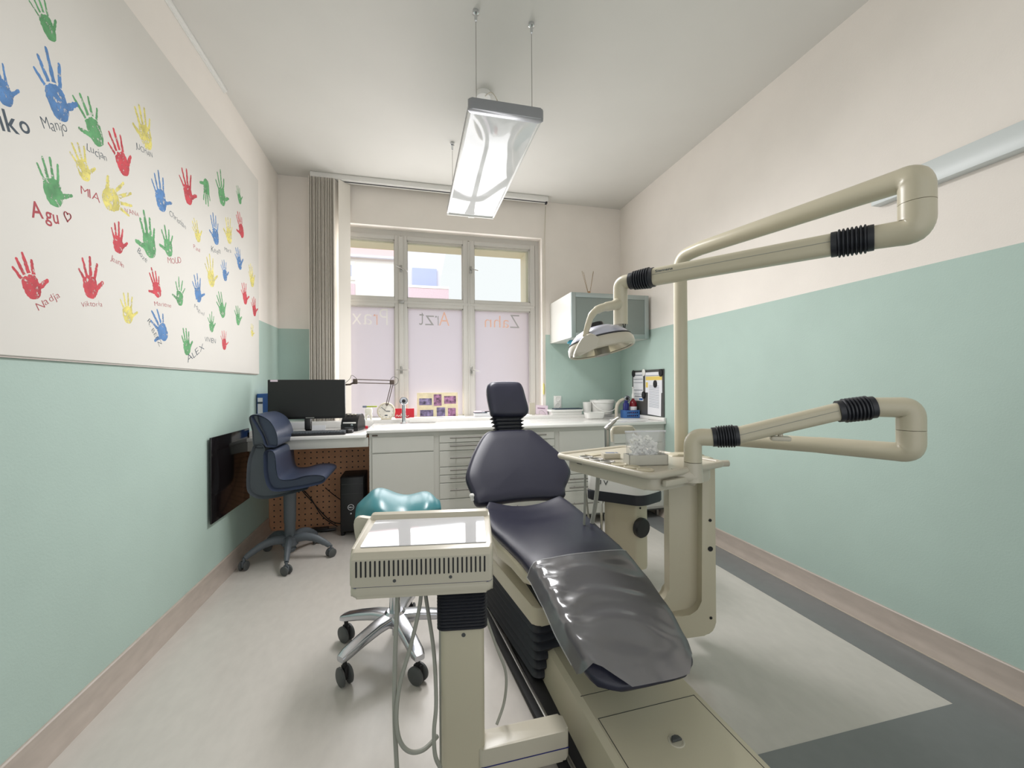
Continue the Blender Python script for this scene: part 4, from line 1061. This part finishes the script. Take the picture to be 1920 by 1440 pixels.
loft(b, rr); obj('neck_bellows', b, M['rubber'], ch)
# lift: upper plate, bellows, base
LR = T(-.19, .265, 0) @ rotz(math.radians(6)) @ T(.19, -.265, 0)
b = NB(); prism(b, rrect(-.20, .20, .26, .93, .03), .232, .305, LR, bev=.008); obj('lift_plate', b, M['cream'], ch)
b = NB(); box(b, -.15, .15, .30, .85, .30, .40, .01); box(b, -.17, -.13, .27, .55, .29, .32, .005); obj('lift_mechanism', b, M['matte_black'], ch)
b = NB(); rr = []; NBL = 6
for i in range(NBL*4+1):
    t = i/(NBL*4); z = .02+.212*t; g = (.0, .009, .014, .009)[i % 4]
    rr.append([Vector((p[0], p[1], z)) for p in rrect(-.192-g, .192+g, .266-g, .92+g, .03, 4)])
loft(b, rr); bmesh.ops.transform(b, matrix=LR, verts=b.verts[:]); obj('lift_bellows', b, M['rubber'], ch)
b = NB(); prism(b, rrect(-.222, .215, -.25, .96, .03), .0005, .020, bev=.004); obj('base_plate', b, M['matte_black'], ch)
RR = T(-.242, .27, 0) @ rotz(math.radians(3.2)) @ T(.242, -.27, 0)
b = NB(); box(b, -.262, -.232, -.14, .95, .0005, .022, .004, mtx=RR); obj('side_rail', b, M['matte_black'], ch)
b = NB(); box(b, -.236, -.222, -.14, .95, .021, .027, .002, mtx=RR); obj('rail_trim', b, M['steel'], ch, 'silver trim strip')
# front base cover
b = NB(); rr = []
for y, z in ((.292, .108), (.288, .128), (.275, .140), (.0, .143), (-.55, .143), (-.57, .135), (-.575, .11)):
    rr.append((y, z))
def cov(y, zt):
    return [Vector((p[0], y, p[1])) for p in ([(-.166, .0205), (.278, .0205), (.275, zt*.55), (.268, zt-.018), (.250, zt), (-.125, zt), (-.143, zt-.014), (-.152, zt*.55)])]
loft(b, [cov(y, z) for y, z in rr]); obj('base_cover', b, M['cream'], ch, ang=25)
b = NB()
box(b, -.13, .24, -.006, -.004, .1425, .1437); box(b, -.118, -.116, -.56, -.105, .1425, .1437); box(b, -.118, .235, -.106, -.104, .1425, .1437); box(b, .233, .235, -.56, -.105, .1425, .1437)
obj('cover_seam', b, M['gap'], ch)
b = NB(); lathe(b, [(.024, 0), (.022, .002), (.018, .002), (.016, .0005), (.001, .0005)], (.062, -.241, .143), 20); kn = obj('recess_ring', b, M['cream_light'], ch)
b = NB(); prism(b, [(-.016, -.004), (.016, -.004), (.013, .008), (.004, .013), (-.008, .011), (-.014, .005)], .144, .152, T(.062, -.241, 0), bev=.002); obj('latch', b, M['caster'], ch, 'grey latch knob')

# ------------------------------------------------------------------ control unit on its post (left of the chair)
cu = thing('control_unit', 'cream control box with slotted front on a post left of the dental chair', 'dental unit', (.027, 1.178, 0), math.radians(-8))
w0, w1, d1, zb, zs, zt = -.197, .197, .275, .597, .629, .716
b = NB(); prism(b, rrect(w0, w1, 0, d1, .02), zb, zs-.0015, bev=.012, seg=3); obj('lower_housing', b, M['cream_light'], cu)
b = NB(); prism(b, rrect(w0+.0015, w1-.0015, .0015, d1-.0015, .02), zs-.003, zs+.001); obj('joint_line', b, M['dark_blue'], cu)
prof = [(.0, zs), (.0, zt-.012), (.012, zt+.004), (.03, zt+.008), (.235, zt+.020), (.245, zt+.036), (.262, zt+.040), (d1, zt+.030), (d1, zs)]
b = NB(); prism(b, [(p.x, p.y) for p in [Vector((a, c, 0)) for a, c in prof]], w0, w1, Matrix(((0, 0, 1, 0), (1, 0, 0, 0), (0, 1, 0, 0), (0, 0, 0, 1))), bev=.012, seg=3); obj('upper_housing', b, M['cream_light'], cu)
sl = math.atan2(.012, .205)
b = NB(); prism(b, rrect(w0+.022, w1-.018, 0, .198, .004), 0, .0025, T(0, .034, zt+.0085) @ Rx(sl)); obj('top_glass', b, M['glossy_top'], cu)
for k in range(29):
    x = w0+.02+(w1-w0-.044)*k/28
    b = NB(); prism(b, rrect(-.0022, .0022, -.022, .022, .002, 3), -.0006, .001, T(x, -.0002, .678) @ R90); obj('vent_slot', b, M['black'], cu)
for x in (-.075, .078):
    b = NB(); lathe(b, [(.0045, 0), (.0045, .001), (.0005, .001)], (x, -.0003, .643+.003*(x > 0)), 14, R90); obj('screw', b, M['caster'], cu)
ear = [(p.x, p.y) for p in fillet([(w0+.03, .70, 0), (w0+.03, .742, 0), (w0+.0, .742, 0), (w0-.052, .752, 0), (w0-.050, .70, 0), (w0-.03, .62, 0), (w0+.03, .62, 0), (w0+.03, .70, 0)], .028, 5)][:-1]
b = NB(); prism(b, ear, -.262, -.238, Matrix(((1, 0, 0, 0), (0, 0, -1, 0), (0, 1, 0, 0), (0, 0, 0, 1))), bev=.004); obj('side_bracket', b, M['cream_light'], cu)
b = NB(); prism(b, [(w0-.030, .700), (w0-.012, .690), (w0-.030, .678)], .2375, .240, Matrix(((1, 0, 0, 0), (0, 0, 1, 0), (0, 1, 0, 0), (0, 0, 0, 1)))); obj('arrow_mark', b, M['ink'], cu)
# post
px0, px1, py0, py1 = .045, .172, .05, .15
b = NB(); rr = []; n_ = 14
for i in range(n_*4+1):
    t = i/(n_*4); z = .468+.132*t; g = (0, .004, .006, .004)[i % 4]
    rr.append([Vector((p[0], p[1], z)) for p in rrect(px0-.004-g, px1+.004+g, py0-.004-g, py1+.004+g, .02, 4)])
loft(b, rr); obj('post_bellows', b, M['rubber'], cu)
b = NB(); prism(b, rrect(px0, px1, py0, py1, .018), .0005, .475, bev=.004); obj('post', b, M['cream'], cu)
b = NB(); box(b, px0-.006, px0+.002, py0+.02, py1-.01, .03, .47, .002); obj('post_edge_strip', b, M['hose'], cu)
b = NB(); lathe(b, [(.006, 0), (.006, .001), (.0005, .001)], (.112, py0-.0003, .452), 14, R90); obj('screw', b, M['caster'], cu)
# foot arm towards the chair base
b = NB(); prism(b, rrect(.16, .44, .015, .085, .012), .0305, .118, T(0, 0, 0) @ rotz(math.radians(9)), bev=.008); box(b, .10, .42, .02, .08, .0225, .0305, mtx=rotz(math.radians(9))); obj('foot_arm', b, M['cream_light'], cu)
b = NB(); box(b, .165, .438, .0137, .0155, .066, .0685, mtx=rotz(math.radians(9))); obj('arm_line', b, M['dark_blue'], cu)
def wtube(name, pts, r, par, m, n=10, k=8):
    b = NB(); tube(b, catmull(pts, k), r, n); return wobj(name, b, m, par)
wtube('hose', [(-.04, 1.29, .60), (-.045, 1.26, .50), (-.05, 1.24, .36), (-.05, 1.22, .24), (-.045, 1.21, .12), (-.038, 1.2, .0), (-.035, 1.2, -.0)], .0065, cu, M['hose'])
wtube('hose', [(.03, 1.30, .60), (.022, 1.28, .52), (-.005, 1.25, .42), (-.035, 1.23, .33), (-.045, 1.21, .25), (-.035, 1.20, .19), (-.008, 1.2, .155), (.03, 1.21, .145), (.07, 1.24, .15)], .006, cu, M['hose'])
wtube('hose', [(.03, 1.31, .60), (.045, 1.30, .50), (.062, 1.27, .38), (.066, 1.23, .26), (.058, 1.20, .20), (.060, 1.19, .14), (.075, 1.19, .1)], .006, cu, M['hose'])
wtube('hose', [(.19, 1.33, .60), (.205, 1.34, .55), (.225, 1.34, .45), (.265, 1.32, .33), (.292, 1.31, .25), (.285, 1.30, .17), (.255, 1.28, .115)], .0045, cu, M['hose'])

# ------------------------------------------------------------------ operating light: post, swing arms, head
ol = thing('operating_light', 'cream dental operating light on a tall post with folded swing arm', 'dental lamp', (1.232, 1.72, 0))
hdir = Vector((.25, -.968, 0)); Pp = Vector((1.232, 1.706, 0)); E0 = Vector((1.442, .898, 0))
b = NB(); tube(b, fillet([Pp+Vector((0, 0, .16)), Pp+Vector((0, 0, 1.775)), E0.lerp(Pp, .86)+Vector((0, 0, 1.785))], .075), .0305, 24); wobj('post', b, M['cream'], ol)
b = NB()
for bz_ in (.22, .70): box(b, -.022, .022, -.10, .0, bz_-.03, bz_+.03, .006, mtx=T(1.232, 1.706, 0) @ rotz(math.radians(-25)))
wobj('post_bracket', b, M['cream'], ol)
b = NB(); tube(b, [E0.lerp(Pp, .862)+Vector((0, 0, 1.785)), E0.lerp(Pp, .18)+Vector((0, 0, 1.785))], [.031, .034], 24); wobj('upper_arm', b, M['cream'], ol)
g = Vector((-.593, .805, 0))
up_path = fillet([E0.lerp(Pp, .19)+Vector((0, 0, 1.785)), E0+Vector((0, 0, 1.785)), E0+Vector((0, 0, 1.705))], .075, 9)
rads = [.034+.009*min(1, i/(len(up_path)*.5)) for i in range(len(up_path))]
b = NB(); tube(b, up_path, rads, 24); wobj('upper_elbow', b, M['cream'], ol)
lo_path = fillet([E0+Vector((0, 0, 1.7035)), E0+Vector((0, 0, 1.624)), E0+g*.11+Vector((0, 0, 1.626))], .075, 9)
rads = [.043-.009*max(0, (i/len(lo_path)-.5)*2) for i in range(len(lo_path))]
b = NB(); tube(b, lo_path, rads, 24); wobj('lower_elbow', b, M['cream'], ol)
Zs = Vector((0, 0, 1.626)); Ze = Vector((0, 0, 1.622))
b = NB(); bellows(b, E0+g*.095+Zs, E0+g*.20+Zs, .0385, .0385, 7, 28); wobj('bellows', b, M['rubber'], ol)
b = NB(); A0, A1 = E0+g*.195+Zs, E0+g*.785+Ze
side_ = Vector((-g.y, g.x, 0)); rr = []
for P_ in (A0, A1):
    rr.append([P_+side_*p[0]+Vector((0, 0, p[1])) for p in rrect(-.029, .029, -.034, .034, .018, 5)])
loft(b, rr); wobj('spring_arm', b, M['cream'], ol)
b = NB()
for s in (-1, 1): tube(b, [A0+side_*s*.0292+Vector((0, 0, .004)), A1+side_*s*.0292+Vector((0, 0, .004))], .0012, 6)
wobj('arm_seam', b, M['hose'], ol)
t_, (a_, c_, d_, e_) = text_bm('Siemens', 1, .0004, .01)
nrm = side_ if side_.dot(-A1+Vector((0, 0, 1.18))) > 0 else -side_
for v in t_.verts:
    u_ = (v.co.x-a_)/(c_-a_); q = A1-g*.02-g*.07*u_+Vector((0, 0, .010+.010*(v.co.y-d_)/(e_-d_)))+nrm*(.0293+v.co.z); v.co = q
wobj('arm_lettering', t_, M['ink'], ol)
b = NB(); bellows(b, E0+g*.78+Ze, E0+g*.885+Ze, .0385, .034, 7, 28); wobj('bellows', b, M['rubber'], ol)
H0 = E0+g*.93
HX_, HY_ = H0.x, H0.y
b = NB(); tube(b, fillet([E0+g*.875+Ze, H0+Ze, Vector((HX_, HY_, 1.44))], .06, 9), .0305, 24); wobj('gooseneck', b, M['cream'], ol)
L0 = Vector((.795, 1.64, 1.335))
tl = Matrix.Rotation(.16, 4, 'Y') @ Matrix.Rotation(.04, 4, 'X')
tl = Matrix.Rotation(-.20, 4, Vector((math.cos(YAW)*0+math.sin(YAW), math.cos(YAW), 0)))
tl = Matrix.Rotation(-.11, 4, Vector((math.cos(YAW), -math.sin(YAW), 0))) @ tl
ML = T(L0.x, L0.y, L0.z) @ tl
def headring(r, z, sx=1.0, sy=1.0): return [ML @ Vector((r*sx*math.cos(2*PI*j/40), r*sy*math.sin(2*PI*j/40), z)) for j in range(40)]
b = NB(); loft(b, [headring(r, z) for r, z in ((.126, -.012), (.134, -.016), (.140, -.012), (.143, .0), (.141, .018), (.132, .032), (.122, .036))], cap=False); hd = wobj('lamp_rim', b, M['cream_light'], ol)
b = NB(); loft(b, [headring(r, z) for r, z in ((.129, .034), (.118, .052), (.095, .072), (.06, .088), (.02, .094), (.002, .095))], cap=False); wobj('lamp_dome', b, mat('lamp_dome_silver', (196, 198, 212), .28, metal=.4), ol)
b = NB(); loft(b, [headring(r, z) for r, z in ((.130, .030), (.1345, .034), (.1315, .0385))], cap=False); wobj('dome_seal', b, M['rubber'], ol)
b = NB(); loft(b, [headring(r, z) for r, z in ((.132, -.013), (.12, -.006), (.10, .012), (.06, .024), (.03, .027), (.002, .028))], cap=False); wobj('reflector', b, mat('reflector_faceted', (212, 208, 190), .18, metal=.6), ol)
b = NB(); loft(b, [headring(r, z) for r, z in ((.030, .022), (.032, -.012), (.034, -.030), (.030, -.032), (.002, -.032))]); wobj('bulb_shield', b, M['steel'], ol)
b = NB(); loft(b, [headring(r, z) for r, z in ((.032, .085), (.033, .106), (.03, .112), (.002, .112))]); wobj('dome_cap', b, M['black'], ol)
# side cheek and fork
rt = Vector((math.cos(YAW), -math.sin(YAW), 0)); bk_ = Vector((math.sin(YAW), math.cos(YAW), 0))
def hp3(r, d, z): return L0+rt*r+bk_*d+Vector((0, 0, z))
b = NB(); ck_ = [(p.x, p.y) for p in catmull([(-.135, -.045, 0), (-.11, .02, 0), (-.075, .048, 0), (-.045, .035, 0), (-.028, .008, 0), (-.07, -.02, 0)], 5, True)]
pm = Matrix.Translation(L0) @ Matrix(((rt.x, 0, -bk_.x, 0), (rt.y, 0, -bk_.y, 0), (0, 1, 0, 0), (0, 0, 0, 1)))
prism(b, ck_, .085, .135, pm, bev=.008); wobj('side_cheek', b, M['cream_light'], ol)
fp = catmull([hp3(-.085, -.09, .04), hp3(-.072, -.08, .085), hp3(-.05, -.06, .135), hp3(-.01, -.03, .165), hp3(.05, -.01, .182), Vector((HX_, HY_, 1.535))], 6)
b = NB(); tube(b, fp, [.012, .013, .015, .018, .021, .025], 14, flat=.8); wobj('fork_arm', b, M['cream'], ol)
b = NB(); tube(b, [Vector((HX_, HY_, 1.455)), hp3(.065, .06, .055)], [.014, .010], 10); wobj('rear_fork', b, M['cream_light'], ol)
b = NB(); tube(b, [Vector((HX_+.012, HY_-.02, 1.445)), Vector((HX_-.004, HY_-.04, 1.40))], .0022, 6); tube(b, [Vector((HX_+.0, HY_-.02, 1.445)), Vector((HX_-.004, HY_-.04, 1.40))], .0022, 6); tube(b, [Vector((HX_-.004, HY_-.04, 1.41)), Vector((HX_-.004, HY_-.04, 1.375))], .005, 8); wobj('pull_switch', b, M['matte_black'], ol)

# ------------------------------------------------------------------ instrument tray on column and swing arm
tr = thing('instrument_tray', 'cream instrument tray on a folded swing arm and standing column', 'dental unit', (1.17, 1.60, 0))
# column: broad upright with L foot running under the chair
ca1 = math.radians(-14)
MC = T(1.168, 1.575, 0) @ rotz(ca1)
MXZ = MC @ Matrix(((1, 0, 0, 0), (0, 0, -1, 0), (0, 1, 0, 0), (0, 0, 0, 1)))
pts = [(p.x, p.y) for p in fillet([(.0, .875, 0), (-.087, .875, 0), (-.087, .235, 0), (-.60, .135, 0), (-.60, .03, 0), (.09, .125, 0), (.09, .875, 0), (.0, .875, 0)], .055, 6)][:-1]
b = NB(); prism(b, pts, -.05, .012, MXZ, bev=.010, seg=3); wobj('column', b, M['cream'], tr)
pts = [(p.x, p.y) for p in fillet([(.06, .868, 0), (.038, .868, 0), (.030, .215, 0), (-.59, .11, 0), (-.59, .032, 0), (.0905, .126, 0), (.0905, .868, 0), (.06, .868, 0)], .05, 4)][:-1]
b = NB(); prism(b, pts, .008, .058, MXZ, bev=.006, seg=2); wobj('column_ridge', b, M['cream'], tr)
for (sx, sz, r) in ((.068, .605, .0065), (.068, .485, .0105), (.068, .195, .006)):
    b = NB(); lathe(b, [(r, 0), (r, .001), (.0005, .001)], MC @ Vector((sx, -.0595, sz)), 16, MC.to_3x3().to_4x4() @ R90); wobj('screw_hole', b, M['matte_black'], tr)
E2 = Vector((1.548, .985, 0)); Cc = Vector((1.222, 1.607, 0)); Tr = Vector((1.012, 1.335, 0))
zA, zB = .955, 1.100
h2 = (Cc-E2).normalized(); g2 = (Tr-E2).normalized()
b = NB(); tube(b, fillet([Cc+Vector((0, 0, .86)), Cc+Vector((0, 0, .945)), E2+h2*.24+Vector((0, 0, zA))], .05), .0285, 22); wobj('lower_arm', b, M['cream'], tr)
b = NB(); pth = fillet([E2+h2*.245+Vector((0, 0, zA)), E2+Vector((0, 0, zA)), E2+Vector((0, 0, 1.027))], .07, 9); tube(b, pth, [.029+.008*min(1, i/(len(pth)*.5)) for i in range(len(pth))], 22); wobj('lower_elbow', b, M['cream'], tr)
b = NB(); pth = fillet([E2+Vector((0, 0, 1.0285)), E2+Vector((0, 0, zB)), E2+g2*.12+Vector((0, 0, zB))], .07, 9); tube(b, pth, [.037-.007*max(0, (i/len(pth)-.5)*2) for i in range(len(pth))], 22); wobj('upper_elbow', b, M['cream'], tr)
def al(t, z): return E2+g2*t+Vector((0, 0, z))
b = NB(); bellows(b, al(.095, zB), al(.195, zB-.016), .035, .035, 7, 26); wobj('bellows', b, M['rubber'], tr)
b = NB(); sd = Vector((-g2.y, g2.x, 0)); rr = []
for P_ in (al(.19, zB-.015), al(.50, .992)): rr.append([P_+sd*p[0]+Vector((0, 0, p[1])) for p in rrect(-.027, .027, -.030, .030, .018, 5)])
loft(b, rr); wobj('spring_arm', b, M['cream'], tr)
b = NB(); 
for s in (-1, 1): tube(b, [al(.20, zB-.012)+sd*s*.0272, al(.49, .998)+sd*s*.0272], .0011, 6)
wobj('arm_seam', b, M['hose'], tr)
b = NB(); tube(b, [al(.36, 1.012), al(.36, .99)], .008, 10); box(b, -.03, .03, -.018, .018, -.008, .008, .005, mtx=T(*al(.36, .988)) @ rotz(math.atan2(g2.y, g2.x))); wobj('arm_knob', b, M['cream_light'], tr)
b = NB(); bellows(b, al(.49, .993), al(.575, .985), .0355, .034, 7, 26); wobj('bellows', b, M['rubber'], tr)
b = NB(); tube(b, fillet([al(.565, .984), Tr+Vector((0, 0, .984)), Tr+Vector((0, 0, .892))], .055, 9), .0315, 24); wobj('tray_elbow', b, M['cream'], tr)
b = NB(); tube(b, [Tr+Vector((0, 0, .890)), Tr+Vector((0, 0, .82))], [.0315, .036], 24); 
fr = Vector((.794, 1.266, 0)); bx = Vector((.93, .367, 0)).normalized(); by = Vector((-.305, .952, 0)).normalized()
tube(b, [Tr+Vector((0, 0, .838)), fr+bx*.16+by*.03+Vector((0, 0, .845))], [.036, .022], 16); wobj('tray_socket', b, M['cream_light'], tr)
# tray: frame u along right front edge, v along left edge
tang = math.atan2(.494, -.159)-PI/2
MT = T(.794, 1.266, 0) @ rotz(tang)
U1, V1 = .435, .525
b = NB(); prism(b, rrect(.0, U1, .0, V1, .035, 7), .852, .865, MT); wobj('tray_floor', b, M['cream_light'], tr)
b = NB(); pl_ = [MT @ Vector((p[0], p[1], .862)) for p in rrect(.004, U1, .004, V1, .035, 7)]; tube(b, pl_+[pl_[0], pl_[1]], .0125, 12); wobj('tray_rim', b, M['cream_light'], tr)
b = NB(); prism(b, rrect(.035, U1-.04, .02, V1-.02, .04, 6), .80, .853, MT, bev=.010); wobj('tray_body', b, M['cream_light'], tr)
b = NB(); box(b, .0335, .037, .395, .425, .838, .844, mtx=MT); wobj('slot', b, M['matte_black'], tr)
b = NB(); box(b, .07, .20, -.008, .012, .818, .842, .006, mtx=MT); wobj('grip', b, M['cream_light'], tr)
b = NB(); tube(b, [MT @ Vector((U1-.02, .02, .862)), MT @ Vector((U1+.02, .0, .862))], .013, 12); wobj('rim_knob', b, M['cream_light'], tr)
for k in range(6):
    q = MT @ Vector((.060, .075+.064*k, .8652)); b = NB()
    lathe(b, [(.031, 0), (.031, .004), (.027, .0055), (.024, .0015), (.001, .0012)], q, 26)
    wobj('cup_recess', b, M['steel'] if k > 2 else M['cream'], tr, 'metal cup inset' if k > 2 else 'white cup inset')
b = NB(); box(b, .10, .21, .40, .45, .8655, .870, .002, mtx=MT); wobj('tray_plate', b, M['cream'], tr)
# bag of cotton rolls in a small grey box on the tray
gb = thing('grey_box', 'open grey box holding a clear bag on the instrument tray', 'box', MT @ Vector((.155, .155, .8655)), tang+math.radians(-26))
b = NB()
for bx_ in ((-.078, .078, -.03, -.027), (-.078, .078, .027, .03), (-.078, -.075, -.03, .03), (.075, .078, -.03, .03)): box(b, *bx_, .0, .04)
box(b, -.078, .078, -.03, .03, 0, .003); obj('tray_box', b, mat('grey_carton', (200, 198, 188), .6), gb)
bg = thing('cotton_bag', 'clear plastic bag of white cotton rolls standing in the grey box', 'bag', MT @ Vector((.155, .155, .8695)), tang+math.radians(-26))
b = NB(); rr = []
for z, w, d in ((.002, .070, .022), (.03, .073, .026), (.07, .076, .022), (.10, .080, .010), (.118, .082, .004), (.126, .083, .001)):
    n = 28; rr.append([Vector((w*math.copysign(abs(math.cos(2*PI*j/n))**.6, math.cos(2*PI*j/n))+.003*math.sin(9*j+z*50), d*math.copysign(abs(math.sin(2*PI*j/n))**.6, math.sin(2*PI*j/n))+.002*math.sin(5*j+z*90), z)) for j in range(n)])
loft(b, rr); obj('bag_skin', b, M['bag'], bg)
b = NB(); rnd = random.Random(5)
for k in range(120):
    x = rnd.uniform(-.058, .045); y = rnd.uniform(-.014, .014); z = rnd.uniform(.01, .108-.35*max(0, x)); a = rnd.uniform(0, PI); e = rnd.uniform(-.6, .6)
    dv = Vector((math.cos(a), math.sin(a)*.4, e)).normalized()*.009
    tube(b, [Vector((x, y, z))-dv, Vector((x, y, z))+dv], .0055, 8)
c_ = obj('cotton_rolls', b, M['cotton'], bg); c_['kind'] = 'stuff'
b = NB(); box(b, -.083, .083, -.0015, .0015, .122, .128); obj('bag_seal', b, M['paper'], bg)
wb = thing('small_box', 'small white box with grey print lying on the instrument tray', 'box', MT @ Vector((.14, .33, .8655)), tang+math.radians(-30))
b = NB(); box(b, -.035, .035, -.028, .028, .0, .022, .002); obj('carton', b, M['cream_light'], wb)
b = NB(); box(b, -.022, .018, -.012, .012, .022, .0226); box(b, .022, .03, -.012, .012, .022, .0226); obj('print', b, M['line_grey'], wb)

# ------------------------------------------------------------------ suction unit behind the tray
su = thing('suction_unit', 'cream spittoon pedestal with dark band and black knob behind the tray', 'dental unit', (1.25, 2.28, 0))
poly_ = [(1.03, 2.33), (1.245, 2.12), (1.30, 2.12), (1.445, 2.185), (1.435, 2.42), (1.20, 2.53)]
pf = [(p.x, p.y) for p in fillet([(1.1375, 2.225, 0)]+[(x, y, 0) for x, y in poly_[1:]]+[(1.03, 2.33, 0), (1.1375, 2.225, 0)], .03, 5)][:-1]
b = NB(); prism(b, pf, .545, .640, bev=.006); wobj('head', b, M['white'], su)
b = NB(); cx_, cy_ = 1.25, 2.30
prism(b, [(cx_+(x-cx_)*1.02, cy_+(y-cy_)*1.02) for x, y in pf], .488, .546, bev=.008); wobj('dark_band', b, M['rubber'], su)
b = NB(); prism(b, [(p.x, p.y) for p in fillet([(1.13, 2.30, 0), (1.16, 2.24, 0), (1.255, 2.155, 0), (1.345, 2.18, 0), (1.335, 2.36, 0), (1.2, 2.42, 0), (1.13, 2.30, 0)], .012, 4)][:-1], .10, .49, bev=.014, seg=3); wobj('pedestal', b, M['cream'], su)
b = NB(); prism(b, rrect(.90, 1.30, 2.2, 2.34, .02), .0005, .10, bev=.01); wobj('pedestal_foot', b, M['cream'], su)
kd = Vector((.30, -.954, 0))
b = NB(); lathe(b, [(.055, -.01), (.057, .012), (.05, .022), (.001, .024)], Vector((1.285, 2.155, .352)), 32, axis_m(kd)); wobj('knob', b, M['black'], su)
b = NB(); lathe(b, [(.006, 0), (.006, .002), (.001, .002)], Vector((1.285, 2.161, .462)), 12, axis_m(kd)); wobj('screw', b, M['matte_black'], su)
b = NB(); tube(b, [(1.105, 2.295, .50), (1.105, 2.295, .14)], .008, 10); tube(b, [(1.105, 2.295, .49), (1.105, 2.295, .47)], .014, 10); wobj('support_rod', b, M['chrome'], su)
t_, (a_, c_, d_, e_) = text_bm('U V', 1, .0004, .01)
dd_ = (Vector((1.245, 2.12, 0))-Vector((1.03, 2.33, 0))).normalized(); nn_ = Vector((-dd_.y, dd_.x, 0)); nn_ = -nn_ if nn_.y > 0 else nn_
for v in t_.verts:
    u_ = (v.co.x-a_)/(c_-a_); v.co = Vector((1.03, 2.33, .585))+dd_*(.06+.07*u_)+Vector((0, 0, .028*(v.co.y-d_)/(e_-d_)))+nn_*(.001+v.co.z)
wobj('pictogram', t_, M['caster'], su)
# instruments: hoses hanging down from the far side of the tray
def hangs(name, pts, r, m): 
    b = NB(); tube(b, catmull(pts, 7), r, 10); return wobj(name, b, m, tr)
hangs('hose', [(.80, 1.83, .81), (.81, 1.86, .60), (.82, 1.90, .42), (.86, 1.98, .25)], .006, M['hose'])
hangs('hose', [(.875, 1.84, .81), (.872, 1.86, .65), (.86, 1.90, .48), (.83, 1.94, .36), (.82, 1.96, .30)], .0105, M['hose'])
hangs('hose', [(1.03, 2.36, .56), (1.05, 2.35, .35), (1.085, 2.33, .12), (1.10, 2.30, .03)], .006, M['hose'])
sy = thing('air_syringe', 'chrome angled syringe tip standing up behind the instrument tray', 'syringe', (.975, 1.955, .82))
b = NB(); tube(b, [(.985, 1.97, .80), (.985, 1.97, .945)], [.013, .0145], 14); wobj('syringe_body', b, M['steel'], sy)
b = NB(); tube(b, catmull([(.975, 1.97, .948), (1.005, 1.965, .975), (1.035, 1.955, 1.004), (1.05, 1.95, 1.006)], 6), [.012, .010, .007, .004], 10); wobj('syringe_tip', b, M['steel'], sy)
b = NB(); tube(b, fillet([(1.07, 2.08, .865), (1.075, 2.10, .925), (1.10, 2.12, .94), (1.22, 2.13, .94), (1.25, 2.1, .86)], .03, 5), .008, 10); box(b, 1.095, 1.22, 2.115, 2.135, .90, .944, .006); wobj('handpiece_cover', b, M['cream_light'], tr)
